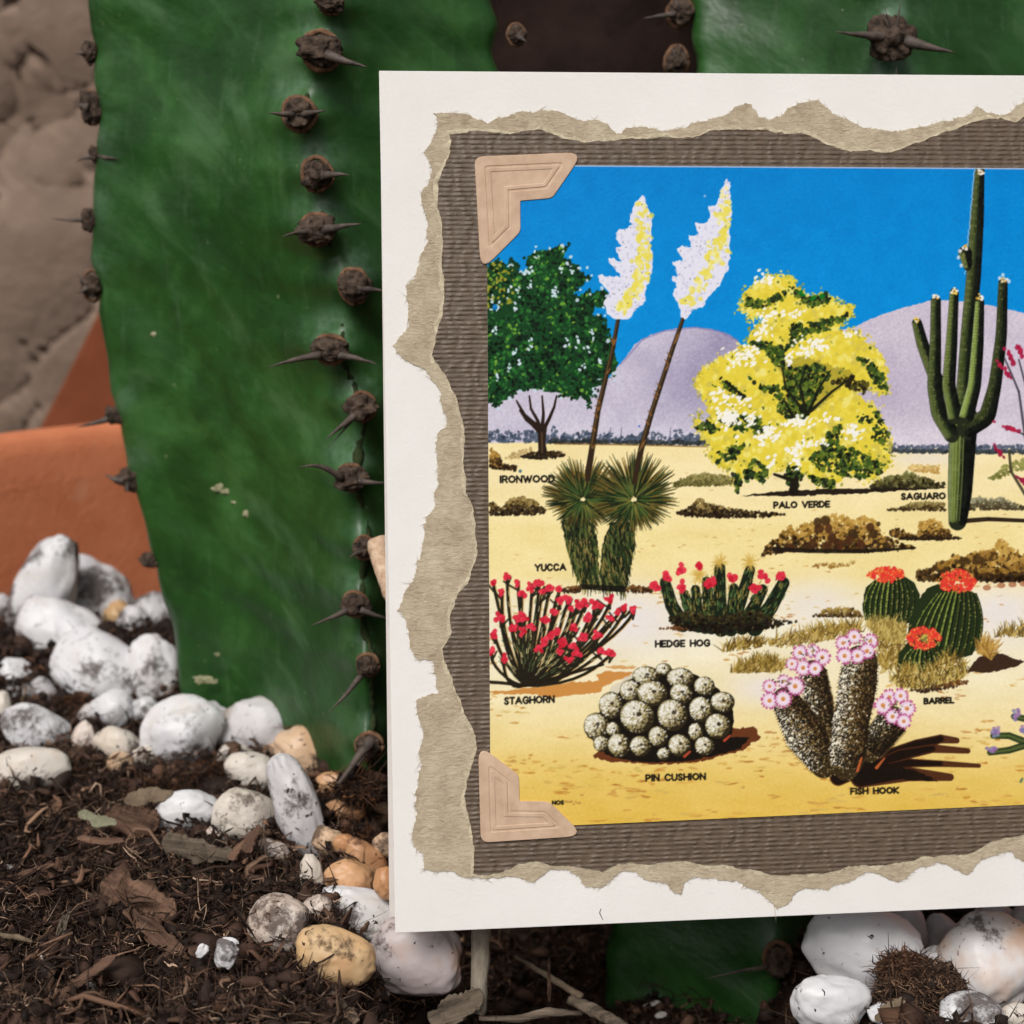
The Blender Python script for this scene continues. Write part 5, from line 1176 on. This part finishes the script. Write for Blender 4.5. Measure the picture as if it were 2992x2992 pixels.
# white paper shows along the trimmed top edge
edge = (T.reshape(-1) > 0.9982)
colr[edge] = colr[edge] * .45 + lin((205, 215, 222)) * .55
fv = np.stack([UV[:, 0], np.full(len(UV), -0.00056), UV[:, 1]], -1)
nr, nc = S.shape
ring = np.concatenate([np.arange(nc), np.arange(1, nr) * nc + nc - 1, (nr - 1) * nc + np.arange(nc - 2, -1, -1), np.arange(nr - 2, 0, -1) * nc])
vb = fv[ring] + [0, 0.00026, 0]; k = len(ring); i = np.arange(k); j = (i + 1) % k; n0 = len(fv)
me = mesh_np('postcard', np.vstack([fv, vb]), [grid_faces(nr, nc), np.stack([ring[j], ring[i], n0 + i, n0 + j], -1)], False)
ca = me.color_attributes.new('print', 'FLOAT_COLOR', 'POINT')
cdat = np.ones((n0 + k, 4), np.float32); cdat[:n0, :3] = colr; cdat[n0:, :3] = .75
ca.data.foreach_set('color', cdat.ravel())
ob('postcard', me, M_PRINT, card)

# photo corners, embossed kraft paper
def inset(p, d):
    n = len(p); out = []
    for i in range(n):
        a, b_, c_ = p[i - 1], p[i], p[(i + 1) % n]
        e1 = (b_ - a) / np.linalg.norm(b_ - a); e2 = (c_ - b_) / np.linalg.norm(c_ - b_)
        n1 = np.array([-e1[1], e1[0]]); n2 = np.array([-e2[1], e2[0]])
        m_ = (n1 + n2); out.append(b_ + m_ * d / (1 + n1 @ n2))
    return np.array(out)
def rounded(p, r, k=6):
    n = len(p); out = []
    for i in range(n):
        a, b_, c_ = p[i - 1], p[i], p[(i + 1) % n]
        e1 = (a - b_) / np.linalg.norm(a - b_); e2 = (c_ - b_) / np.linalg.norm(c_ - b_)
        rr = r if r.__class__ is float else r[i]
        s, e = b_ + e1 * rr, b_ + e2 * rr
        for t in np.linspace(0, 1, k): out.append((1 - t) ** 2 * s + 2 * t * (1 - t) * b_ + t * t * e)
    return np.array(out)
def photo_corner(p):
    p = np.asarray(p, float)
    rad = np.array([1.3, 2.7, 2.7, .7, .25, .7])[[1, 0, 2, 3, 4, 5]]
    if np.sum(p[:, 0] * np.roll(p[:, 1], -1) - p[:, 1] * np.roll(p[:, 0], -1)) < 0: p = p[::-1]; rad = rad[::-1]
    mm = 0.001; base = 0.00064
    lv = [(0.0, base - .0002, 1.0), (0.0, base, 1.0), (.06 * mm, base + .00008, 1.0), (1.40 * mm, base + .00009, .35), (1.50 * mm, base + .00001, .3), (1.72 * mm, base + .00001, .25), (1.84 * mm, base + .00011, .22), (2.25 * mm, base + .00011, .15), (2.37 * mm, base + .00003, .12), (2.55 * mm, base + .00003, .1)]
    L = []
    for d, z, rs in lv:
        q = rounded(inset(p, d), rad * mm * rs)
        L.append(np.stack([q[:, 0], np.full(len(q), -z), q[:, 1]], -1))
    V = np.vstack(L); k = len(L[0])
    fs = [grid_faces(len(L), k, True), (np.arange(k) + (len(L) - 1) * k)[None]]
    return ob('photo_corner', mesh_np('photo_corner', V, fs, False), M_KRAFT, card)
pc = lambda P_: on_card(np.array([q[0] for q in P_]), np.array([q[1] for q in P_]))
c1 = pc([(1702, 449), (1386, 461), (1402, 790), (1520, 677), (1521, 588), (1610, 583)])
c1 = pc([(1705, 447), (1385, 461), (1404, 796), (1520, 680), (1519, 590), (1612, 582)])
photo_corner(c1)
c2 = pc([(1396, 2172), (1404, 2460), (1706, 2440), (1603, 2339), (1517, 2338), (1515, 2262)])
photo_corner(c2)
mid = (TLc + TRc) / 2
def mirror(p): return np.stack([UE + TLc[0] - p[:, 0], p[:, 1]], -1)
photo_corner(mirror(c1)[::-1]); photo_corner(mirror(c2)[::-1])

# ------------------------------------------------------------------ pebbles
def pebble(px, py, rx, ry, ang, d, kind, label, seed, flat=0.85, rough=0.16, facet=3, name='pebble', group='pebbles round the cacti', cat='pebble'):
    """d: None = resting on the soil, else metres along the view axis"""
    if d is None:
        d = float(depth_on(px, py, 0.004))
        for _ in range(6):
            w_ = at(px, py, d); d = float(depth_on(px, py, float(gz(w_[0], w_[1])) + 0.95 * min(rx, ry) / F * d))
    rx *= 1.12; ry *= 1.12
    r_ = np.random.default_rng(seed)
    v = ICO_V.copy()
    q = v * 1.05 + seed * 3.1
    rad = 1 + rough * vnoise(q, seed) + rough * .5 * vnoise(q * 2.1, seed + 1) + .035 * vnoise(q * 4.3, seed + 2) + .012 * vnoise(q * 11, seed + 3)
    v = v * rad[:, None]
    for _ in range(facet):                                   # worn flat sides
        n_ = r_.normal(0, 1, 3); n_ /= np.linalg.norm(n_); lim = .70 + .2 * r_.random()
        h = v @ n_; ov = np.clip(h - lim, 0, None); v = v - (ov * .55)[:, None] * n_
    for ax in range(3): v[:, ax] = (v[:, ax] - (v[:, ax].max() + v[:, ax].min()) / 2) / (np.ptp(v[:, ax]) / 2)
    a = math.radians(ang)
    ex = math.cos(a) * RIGHT - math.sin(a) * UP; ey = math.sin(a) * RIGHT + math.cos(a) * UP
    k = d / F
    wv_ = v[:, 0:1] * rx * k * ex + v[:, 1:2] * ry * k * ey + v[:, 2:3] * (min(rx, ry) * flat * k) * FWD
    o = ob(name, mesh_np(name, wv_, [ICO_F]), M_ST[kind], None, at(px, py, d))
    tag(o, label, cat, group); return o

PEB = [
 (130, 1735, 78, 165, 20, .332, 'white', 'tall white pebble leaning against the clay pot, topmost of the heap'),
 (262, 1752, 128, 100, 32, .345, 'white', 'white pebble with a dark soil hollow leaning on the pot beside the tallest stone'),
 (190, 1868, 150, 98, 30, .322, 'clean', 'wide smooth white pebble slanting across the tallest stone'),
 (300, 1975, 150, 105, 40, .308, 'white', 'long white pebble lying diagonally in the middle of the heap'),
 (447, 1800, 62, 66, 10, .335, 'dirty', 'pinkish white soiled pebble tucked against the cactus edge beside the clay pot'),
 (375, 1850, 42, 78, 25, .330, 'dirty', 'narrow soiled pebble standing upright between the heap and the cactus'),
 (452, 1975, 72, 112, -14, .306, 'white', 'upright white pebble with a brown soil smear touching the left cactus'),
 (345, 1800, 40, 42, 0, .340, 'amber', 'small yellowish pebble deep between white stones below the pot'),
 (4, 1780, 28, 42, 0, .336, 'dirty', 'small soiled white pebble cut by the left edge, below the clay pot'),
 (72, 1873, 20, 36, -10, .318, 'dirty', 'tiny soiled white pebble sunk in dark soil left of the heap'),
 (55, 2008, 60, 84, -22, None, 'clean', 'glossy white egg-shaped pebble near the left edge'),
 (118, 2030, 46, 46, 20, None, 'dirty', 'greyish pebble half hidden behind the glossy egg-shaped one'),
 (196, 1988, 42, 18, 42, .303, 'clean', 'thin white sliver of stone in the soil below the diagonal pebble'),
 (2, 2085, 30, 60, 0, None, 'cream', 'cream pebble cut by the left edge below the egg-shaped one'),
 (108, 2135, 98, 68, 18, None, 'clean', 'white pebble with a clump of soil on its face, near the left edge'),
 (86, 2250, 108, 62, -8, None, 'cream', 'cream pebble with a yellow rim half sunk in the soil at far left'),
 (328, 2075, 60, 56, 0, None, 'clean', 'small round white pebble below the diagonal one'),
 (342, 2180, 66, 52, 12, None, 'cream', 'cream pebble directly under the small round white one'),
 (240, 2190, 34, 78, 12, None, 'mottled', 'brownish narrow pebble standing between two white stones'),
 (350, 2232, 34, 34, 0, None, 'tan', 'small tan pebble at the lower edge of the white heap'),
 (528, 2142, 118, 98, -22, None, 'clean', 'large smooth white pebble with a ridge, in front of the cactus foot'),
 (752, 2126, 118, 82, -4, None, 'dirty', 'broad white pebble with grey stains, resting against the cactus foot'),
 (880, 2096, 24, 22, 0, None, 'amber', 'tiny yellow pebble peeping out behind the grey-stained one'),
 (905, 2198, 98, 66, 24, None, 'tan', 'tan pebble streaked with brown soil, right of the grey-stained one'),
 (660, 2165, 34, 28, 0, None, 'orange', 'small rusty pebble wedged between two big white stones'),
 (735, 2258, 74, 54, 14, None, 'cream', 'smooth cream pebble under the grey-stained one'),
 (868, 2362, 62, 152, -22, .2485, 'dirty', 'long finger-shaped white pebble flecked with soil, standing on end'),
 (546, 2374, 88, 62, -4, None, 'clean', 'smooth white oval pebble half sunk in soil left of the finger-shaped stone'),
 (716, 2385, 84, 72, 12, None, 'cream', 'rounded cream pebble with brown scuffs, left of the finger-shaped stone'),
 (912, 2562, 30, 62, -6, None, 'cream', 'small ivory pebble below the foot of the finger-shaped stone'),
 (1000, 2376, 60, 40, -16, None, 'orange', 'peach coloured pebble right of the finger-shaped stone'),
 (1104, 2372, 44, 46, 0, None, 'tan', 'dull tan pebble beside the card edge, right of the peach one'),
 (972, 2288, 44, 32, 0, None, 'orange', 'small dark rusty pebble in shade under the soil-streaked tan one'),
 (1082, 2254, 32, 22, 20, None, 'dirty', 'tiny crumbly whitish pebble in the shade by the card edge'),
 (1068, 2512, 74, 42, 42, None, 'orange', 'long brown-orange pebble slanting beside the card edge'),
 (1018, 2570, 66, 52, 14, None, 'orange', 'rounded rusty orange pebble above the big grey-white one'),
 (1062, 2668, 122, 66, 24, None, 'white', 'large grey-white pebble slipping behind the card edge'),
 (812, 2700, 82, 80, 10, None, 'mottled', 'blotchy pinkish pebble caked with soil, left of the amber one'),
 (980, 2794, 112, 76, 22, None, 'amber', 'smooth amber and cream pebble left of the big round one at the card corner'),
 (1214, 2798, 126, 104, 8, .2285, 'pinkish', 'big round pinkish grey pebble carrying the lower left corner of the card'),
 (2520, 2770, 162, 118, 6, .2380, 'clean', 'biggest smooth white pebble under the card, right of the cactus foot'),
 (2424, 2934, 104, 78, 10, .2290, 'clean', 'white egg-shaped pebble below the biggest white one at the bottom'),
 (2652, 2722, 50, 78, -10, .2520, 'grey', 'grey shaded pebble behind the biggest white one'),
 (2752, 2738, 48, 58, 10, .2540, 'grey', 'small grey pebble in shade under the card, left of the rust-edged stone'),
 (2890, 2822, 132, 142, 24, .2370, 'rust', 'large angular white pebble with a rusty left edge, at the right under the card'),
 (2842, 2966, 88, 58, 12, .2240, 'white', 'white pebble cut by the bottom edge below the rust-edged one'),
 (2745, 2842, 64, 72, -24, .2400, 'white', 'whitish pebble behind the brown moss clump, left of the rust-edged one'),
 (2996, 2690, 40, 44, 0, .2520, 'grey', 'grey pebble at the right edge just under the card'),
 (2985, 2975, 60, 40, 0, .2270, 'cream', 'cream pebble in the lower right corner'),
 (690, 2215, 52, 40, 18, None, 'cream', 'cream pebble squeezed under the ridge of the large smooth white one'),
 (812, 2202, 40, 32, -10, None, 'tan', 'small tan pebble between the grey-stained stone and the soil-streaked one'),
 (955, 2458, 46, 36, 20, None, 'tan', 'soiled tan pebble right of the foot of the finger-shaped stone'),
 (1000, 2468, 34, 28, 0, None, 'orange', 'small rusty pebble above the long brown-orange one'),
 (925, 2650, 40, 34, 10, None, 'mottled', 'small blotchy pebble between the caked one and the grey-white one'),
 (1130, 2580, 36, 44, 0, .2290, 'orange', 'rusty pebble half hidden behind the card edge beside the orange ones'),
 (1125, 2470, 36, 34, 0, .2470, 'tan', 'dusty tan pebble in the shade right by the card edge'),
 (420, 2075, 44, 40, 20, None, 'white', 'small white pebble at the base of the upright soil-smeared one'),
 (262, 2090, 36, 30, -20, None, 'dirty', 'small soiled pebble in the hollow beside the small round white one'),
 (432, 2215, 44, 34, 12, None, 'cream', 'cream pebble at the lower left of the ridged white one'),
 (150, 1962, 40, 30, 30, .312, 'dirty', 'small soiled pebble under the wide slanting white one'),
 (620, 2085, 40, 34, 0, .288, 'white', 'small white pebble peeping between the ridged and grey-stained ones'),
 (60, 1800, 40, 36, 0, .334, 'dirty', 'small soiled pebble left of the tallest stone by the pot'),
 (640, 2440, 40, 28, 14, None, 'mottled', 'small blotchy pebble between the white oval and the scuffed cream one'),
 (795, 2490, 44, 34, 30, None, 'mottled', 'brown-caked pebble at the left foot of the finger-shaped stone'),
 (2585, 2960, 46, 34, 0, .2270, 'white', 'white pebble peeping from under the moss clump at the bottom'),
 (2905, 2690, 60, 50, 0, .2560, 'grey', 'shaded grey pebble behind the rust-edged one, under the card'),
]
for n, (px, py, rx, ry, an, d, kd, lb) in enumerate(PEB):
    pebble(px, py, rx, ry, an, d, kd, lb, 300 + n, flat=.8 if kd != 'pinkish' else .65, facet=3 if kd in ('white', 'dirty', 'rust', 'clean') else 2)

# pale perlite crumbs in the soil
PER = [(128, 2622, 12, 16), (30, 2540, 16, 12), (210, 2800, 9, 8), (125, 2796, 9, 9), (150, 2800, 9, 11), (172, 2788, 8, 8), (268, 2882, 16, 10), (272, 2898, 10, 7), (360, 2930, 12, 16), (494, 2938, 16, 14), (532, 2940, 20, 14), (570, 2940, 12, 16), (670, 2965, 10, 14), (110, 2992, 14, 12), (215, 2664, 10, 8), (385, 2430, 20, 14), (432, 2444, 14, 10), (1905, 2940, 14, 24), (1560, 2812, 8, 8), (1934, 2968, 18, 12), (40, 2960, 10, 9), (1128, 2905, 10, 14)]
for n, (px, py, rx, ry) in enumerate(PER):
    o = pebble(px, py, rx, ry, n * 37, None, 'clean', 'pale crumb of perlite lying in the dark soil', 500 + n, rough=.4, facet=4, name='perlite_crumb', group='perlite crumbs scattered in the soil', cat='crumb')
    o.data.materials.clear(); o.data.materials.append(M_PERL)
for n, (px, py, rx, ry, an, lb) in enumerate([(655, 2788, 34, 38, 30, 'larger jagged white shell-like flake below the long bark strip'), (672, 2752, 24, 12, 10, 'white flake lying on top of the larger jagged one'), (590, 2780, 20, 15, -60, 'small white flake at the tip of the long bark strip')]):
    o = pebble(px, py, rx, ry, an, float(depth_on(px, py, .006)), 'clean', lb, 540 + n, flat=.4, rough=.45, facet=5, name='white_flake', group='white flakes by the bark strip', cat='flake')

# ------------------------------------------------------------------ bark chips, twigs and stake
M_LEAF = simple_mat('dry_leaf', (112, 110, 88), (142, 140, 116), 400, 0.8, 0.15, 0.0004)
def chip(px, py, length, width, ang, lift, m, label, seed, thick=.22, pointed=.5, curl=.12, d=None, cat='bark chip', name='bark_chip'):
    """irregular bark sliver; length, width are half sizes in photo px"""
    if d is None:
        w_ = at(px, py, float(depth_on(px, py, lift))); d = float(depth_on(px, py, float(gz(w_[0], w_[1])) + lift))
    nu, nv = 60, 20; u = np.linspace(-1, 1, nu); s = np.linspace(0, 2 * math.pi, nv, endpoint=False)
    prof = (1 - np.abs(u) ** (2.2 / max(pointed, .2))) ** .6 * (1 - .35 * pointed * (u + 1) / 2) + .02
    prof = prof * (1 + .28 * vnoise(np.stack([u * 3, u * 0, u * 0 + seed], -1), seed) + .03)
    U = np.repeat(u[:, None], nv, 1)
    ce, se = np.cos(s)[None], np.sin(s)[None]
    jag = 1 + .16 * fbm(np.stack([U * 5, np.sign(ce) * 3 + U * 0, U * 0 + seed], -1), seed + 1, 4, .7)
    W = jag * prof[:, None] * np.sign(ce) * np.abs(ce) ** .7; Tn = prof[:, None] * np.sign(se) * np.abs(se) ** .9
    v = np.stack([U * length, W * width, Tn * width * thick], -1)
    v[..., 1] += width * .5 * vnoise(np.stack([U * 1.4, U * 0, U * 0 + seed * 2.], -1), seed + 3)
    v[..., 2] += curl * length * (U ** 2 - .3)
    v = v.reshape(-1, 3)
    v = v + (width * .16) * fbm(v * [.03, .16, .16] + seed, seed, 4)[:, None] * np.array([.3, .8, 1.2])
    a = math.radians(ang); k = d / F
    nrm = -FWD * .75 + np.array([0, 0, 1]) * .65; nrm /= np.linalg.norm(nrm)
    ex = math.cos(a) * RIGHT - math.sin(a) * UP; ex = ex - nrm * (ex @ nrm); ex /= np.linalg.norm(ex); ey = np.cross(nrm, ex)
    loc = at(px, py, d)
    wv_ = (v * k)
    c0 = np.stack([np.arange(nv)[::-1]], 0); c1_ = np.stack([np.arange(nv) + (nu - 1) * nv], 0)
    o = ob(name, mesh_np(name, wv_, [grid_faces(nu, nv, True), c0, c1_]), m)
    o.matrix_world = Matrix(((ex[0], ey[0], nrm[0], loc[0]), (ex[1], ey[1], nrm[1], loc[1]), (ex[2], ey[2], nrm[2], loc[2]), (0, 0, 0, 1)))
    tag(o, label, cat); return o
chip(408, 2625, 128, 53, 30, 0.0038, M_BARK, 'big reddish brown bark chip lying in the soil, largest of the chips', 1, pointed=.55)
chip(470, 2735, 142, 27, 38, 0.0018, M_BARK, 'long narrow bark strip pointing to the white flakes', 2, pointed=.7)
chip(580, 2488, 112, 34, 8, 0.0038, M_BARKG, 'grey-brown fibrous husk lying in front of the white oval pebble', 3, pointed=.7)
chip(240, 2870, 120, 19, -44, 0.0028, M_BARK, 'long thin brown splinter slanting up to the right near the bottom left', 4, pointed=.6)
chip(392, 2398, 78, 42, 24, 0.0038, M_BARK, 'flat reddish brown bark piece left of the white oval pebble', 5, pointed=.4, thick=.4)
chip(435, 2322, 72, 24, -12, .007, M_TWIG, 'curved tan bark sliver above the flat reddish piece', 6, pointed=.5)
chip(285, 2396, 62, 18, 24, .006, M_LEAF, 'pale green-grey dry leaf scrap in the soil at left', 7, pointed=.7, cat='leaf scrap', name='leaf_scrap')
chip(1000, 2950, 62, 27, 30, 0.0028, M_BARKG, 'grey bark flake at the bottom, left of the tall stake', 8)
chip(700, 2480, 44, 16, -55, 0.0048, M_BARK, 'pinkish brown husk leaning on the scuffed cream pebble', 9, pointed=.7)
chip(735, 2450, 46, 19, -70, 0.0068, M_BARK, 'second brown husk overlapping the pinkish one by the scuffed pebble', 10, pointed=.7)
chip(295, 2456, 70, 11, 6, 0.0038, M_BARK, 'short brown splinter lying flat below the leaf scrap', 11)
chip(70, 2555, 92, 10, -22, 0.0028, M_BARK, 'thin brown splinter at the left edge', 12)
chip(180, 2720, 14, 37, 6, 0.0028, M_BARKG, 'small upright brown bark shred in the left soil', 13, pointed=.4)
chip(1330, 2940, 88, 32, -24, -0.0040, M_BARKG, 'mossy bark fragment at the foot of the tall stake', 14, pointed=.4, d=.2235)
chip(1605, 2874, 5, 48, 0, -0.0100, M_BARK, 'short dark bark peg sticking up from the soil under the card', 15, d=.2300)
chip(2600, 2950, 58, 15, -38, -.01, M_TWIG, 'pale splinter lying on the brown moss clump at the right', 16, d=.2215)

def rod(name, pts, rad_px, m, label, cat, seed=0, seg=12, rough=.12):
    pts = np.array([at(*p) for p in pts]); n = 26
    t = np.linspace(0, len(pts) - 1, n); cur = np.stack([np.interp(t, np.arange(len(pts)), pts[:, k]) for k in range(3)], -1)
    for _ in range(3): cur[1:-1] = .25 * cur[:-2] + .5 * cur[1:-1] + .25 * cur[2:]
    rp = np.interp(np.linspace(0, 1, n), np.linspace(0, 1, len(rad_px)), rad_px) / F * .225
    vv, ff = tube(cur, rp, seg); vv = vv + rough * rp.mean() * fbm(vv * 900 + seed, seed, 3)[:, None]
    o = ob(name, mesh_np(name, vv, ff), m); tag(o, label, cat); return o
rod('wooden_stake', [(1418, 2560, .2290), (1404, 2760, .2275), (1398, 2960, .2260)], [30, 28, 24], M_STAKE, 'grey upright wooden stake propping the card from behind, at its lower left', 'stake', 3, 14)
rod('dry_twig', [(1505, 2796, .243), (1600, 2850, .240), (1700, 2915, .236)], [7, 10, 12], M_TWIG, 'thin brown twig slanting in the dark hollow under the card', 'twig', 4)
rod('dry_twig', [(1665, 2922, .234), (1740, 2955, .231), (1830, 3010, .226)], [15, 20, 18], M_BARKG, 'thick pale green-grey twig at the bottom under the card', 'twig', 5)
rod('dry_twig', [(1400, 2975, .2240), (1520, 2978, .2240), (1600, 2956, .2250), (1700, 2962, .2260)], [8, 11, 14, 7], M_BARKG, 'tan root lying flat along the bottom, right of the stake', 'twig', 6)
rod('dry_twig', [(1106, 1585, .2440), (1124, 1680, .2400), (1175, 1800, .2330)], [36, 30, 26], M_PEACH, 'broken peach coloured stick end poking out from behind the card edge', 'twig', 7, 14)
rod('dry_twig', [(-10, 2732, .214), (50, 2738, .213), (95, 2752, .213)], [9, 8, 4], M_TWIG, 'pale rootlet curling at the left edge of the soil', 'twig', 8)
rod('stray_hair', [(1756, 2655, .2166), (1752, 2668, .2165), (1762, 2688, .2166)], [1.2, 1.2, .8], M_GAP_HAIR, 'tiny dark hair stuck on the white margin of the card', 'hair', 11)
rod('dry_twig', [(990, 2290, .2500), (1020, 2250, .250), (1055, 2200, .2520), (1085, 2165, .2540)], [6, 9, 14, 20], M_SPINE, 'dark thorny stub rising beside the card edge in the shade', 'twig', 9)

# ------------------------------------------------------------------ fibres and crumbs of the potting soil
def strands(n, base, length, rad, seed, up=.35, cols=None):
    r_ = np.random.default_rng(seed); k = 6
    az = r_.random(n) * 2 * math.pi; el = r_.normal(0, up, n)
    L = length * np.exp(r_.normal(-.1, .55, n)); R_ = rad * np.exp(r_.normal(-.1, .5, n))
    d = np.stack([np.cos(az) * np.cos(el), np.sin(az) * np.cos(el), np.sin(el)], -1)
    bv1 = r_.normal(0, .6, (n, 3)); bv2 = r_.normal(0, .9, (n, 3))
    t = np.linspace(-.5, .5, k)
    cur = base[:, None] + L[:, None, None] * (t[None, :, None] * d[:, None] + (t ** 2)[None, :, None] * bv1[:, None] + (np.sin(t * 9) * .12)[None, :, None] * bv2[:, None])
    tg = np.gradient(cur, axis=1); tg /= np.linalg.norm(tg, axis=2, keepdims=True)
    rv = r_.normal(0, 1, (n, 1, 3)); a = np.cross(tg, rv); a /= np.linalg.norm(a, axis=2, keepdims=True) + 1e-9; b_ = np.cross(tg, a)
    flat = (.35 + .65 * r_.random(n))[:, None, None]
    tap = (1 - (2 * np.abs(t)) ** 3 * .8)[None, :, None] * R_[:, None, None]
    V = np.stack([cur + tap * (math.cos(w) * a + math.sin(w) * flat * b_) for w in (0, 2.1, 4.2)], 2)   # n,k,3,3
    i = np.arange(n)[:, None, None] * (k * 3); j = np.arange(k - 1)[None, :, None] * 3; q = np.arange(3)[None, None]
    Fq = np.stack([i + j + q, i + j + (q + 1) % 3, i + j + 3 + (q + 1) % 3, i + j + 3 + q], -1).reshape(-1, 4)
    cols = np.array(cols, float); c = cols[r_.integers(0, len(cols), n)] * (0.7 + .6 * r_.random((n, 1)))
    return V.reshape(-1, 3), Fq, np.repeat(lin(np.clip(c, 0, 255)), k * 3, 0)
def crumbs(n, base, size, seed, cols):
    r_ = np.random.default_rng(seed); s = size * np.exp(r_.normal(-.2, .5, n)); k = len(IC1_V)
    sc = r_.uniform(.5, 1.2, (n, 1, 3)) * s[:, None, None]
    V = base[:, None] + IC1_V[None] * sc * (1 + .3 * r_.normal(0, 1, (n, k, 1)))
    Fq = (np.arange(n)[:, None, None] * k + IC1_F[None]).reshape(-1, 3)
    cols = np.array(cols, float); c = cols[r_.integers(0, len(cols), n)] * (0.7 + .6 * r_.random((n, 1)))
    return V.reshape(-1, 3), Fq, np.repeat(lin(np.clip(c, 0, 255)), k, 0)
DK = [(31, 22, 18), (44, 32, 26), (57, 41, 33), (76, 55, 43), (50, 37, 31)]
LT = DK + DK + [(108, 86, 70), (136, 110, 90), (170, 144, 122), (92, 68, 54)]
def stuff(name, sets, label):
    vs, q4_, t3, cs, o = [], [], [], [], 0
    for V, Fq, c in sets:
        vs.append(V); cs.append(c); (q4_ if Fq.shape[1] == 4 else t3).append(Fq + o); o += len(V)
    me = mesh_np(name, np.vstack(vs), ([np.vstack(q4_)] if q4_ else []) + ([np.vstack(t3)] if t3 else []))
    at2 = me.color_attributes.new('tint', 'FLOAT_COLOR', 'POINT'); cd = np.ones((o, 4), np.float32); cd[:, :3] = np.vstack(cs)
    at2.data.foreach_set('color', cd.ravel())
    o_ = ob(name, me, M_FIB); tag(o_, label, kind='stuff'); return o_
def on_soil(n, x0, x1, y0, y1, zj, seed):
    r_ = np.random.default_rng(seed); x = x0 + r_.random(n) * (x1 - x0); y = y0 + r_.random(n) * (y1 - y0)
    h = gz(x, y) + .0022 * fbm(np.stack([x, y, x * 0], -1) * 120, 3, 4)
    return np.stack([x, y, h + r_.random(n) ** 2 * zj], -1)
def mound(n, px, py, d, rx, ry, seed, depth=.6):
    d = d or float(depth_on(px, py, .003))
    r_ = np.random.default_rng(seed); v = r_.normal(0, 1, (n, 3)); v /= np.linalg.norm(v, axis=1, keepdims=True); v *= (r_.random(n) ** .4)[:, None]
    k = d / F; return at(px, py, d) + v[:, 0:1] * rx * k * RIGHT + v[:, 1:2] * ry * k * UP + v[:, 2:3] * min(rx, ry) * depth * k * FWD
sets = [strands(26000, on_soil(26000, -.115, -.004, .165, .285, .0030, 1), .0032, .000085, 2, .5, cols=LT),
        strands(2300, on_soil(2300, -.115, -.004, .165, .27, .0034, 3), .0046, .00026, 4, .3, cols=DK + [(112, 86, 68), (134, 106, 86)]),
        crumbs(9000, on_soil(9000, -.115, -.004, .165, .30, .0022, 5), .0006, 6, DK),
        strands(900, on_soil(900, -.115, -.004, .165, .275, .0030, 21), .0040, .00055, 22, .3, cols=[(84, 62, 50), (66, 47, 38), (104, 78, 62), (54, 39, 32)]),
        crumbs(900, on_soil(900, -.115, -.004, .165, .28, .0020, 23), .0013, 24, [(52, 38, 31), (66, 48, 39), (42, 31, 26)]),
        strands(5000, on_soil(5000, -.150, -.02, .285, .34, .0040, 7), .0045, .00013, 8, cols=DK + [(96, 66, 48)]),
        crumbs(3000, on_soil(3000, -.150, -.02, .285, .34, .0030, 9), .0010, 10, DK),
        strands(4200, on_soil(4200, -.014, .10, .170, .285, .0035, 11), .0050, .00012, 12, cols=DK + [(104, 80, 62)]),
        crumbs(5000, on_soil(5000, -.014, .10, .170, .285, .0026, 13), .0007, 14, DK)]
stuff('potting_soil_fibres', sets, 'dark fibrous potting soil of rootlets, shreds and crumbs')
MO = []
for n, (px, py, d, rx, ry, cnt) in enumerate([(85, 1905, .316, 90, 80, 700), (215, 2090, .296, 110, 80, 800), (120, 1800, .330, 60, 50, 250), (620, 2265, .268, 100, 34, 700), (470, 2310, .265, 110, 40, 600), (810, 2580, .2380, 110, 60, 900), (985, 2410, .252, 70, 40, 400), (1040, 2450, .250, 70, 50, 350), (920, 2140, .277, 90, 30, 300), (480, 1870, .325, 55, 60, 350), (200, 2290, .270, 90, 46, 600), (1100, 2300, .262, 60, 90, 500), (1110, 2150, .268, 55, 50, 300), (1050, 2300, .2500, 90, 60, 500), (320, 1890, .318, 60, 40, 200), (1000, 2865, .2240, 130, 36, 500)]):
    rx *= .8; ry *= .75; d = (d or float(depth_on(px, py, -.001))) + .003; b_ = mound(int(cnt * 1.4), px, py, d, rx, ry, 30 + n); MO += [strands(int(cnt * 1.4), b_, .0034, .00010, 60 + n, .5, DK + [(110, 74, 48), (92, 62, 42)]), crumbs(cnt // 2, mound(cnt // 2, px, py, (d or float(depth_on(px, py, .003))) + .001, rx, ry, 90 + n), .0007, 120 + n, DK)]
stuff('soil_between_pebbles', MO, 'dark crumbly soil packed between the pebbles')
b_ = mound(4200, 2690, 2905, .2280, 140, 105, 77, .6); b2 = mound(1600, 2640, 2835, .2280, 75, 55, 78, .6)
stuff('moss_clump', [strands(4200, b_, .0019, .00011, 79, .6, [(82, 62, 49), (102, 79, 62), (62, 46, 37), (130, 104, 82), (48, 36, 29)]), strands(1600, b2, .0019, .00011, 80, .5, [(88, 62, 48), (110, 80, 60), (66, 46, 36)]), crumbs(1600, mound(1600, 2690, 2905, .229, 130, 95, 81), .0007, 82, DK)], 'clump of dry brown moss lying among the white pebbles at lower right')
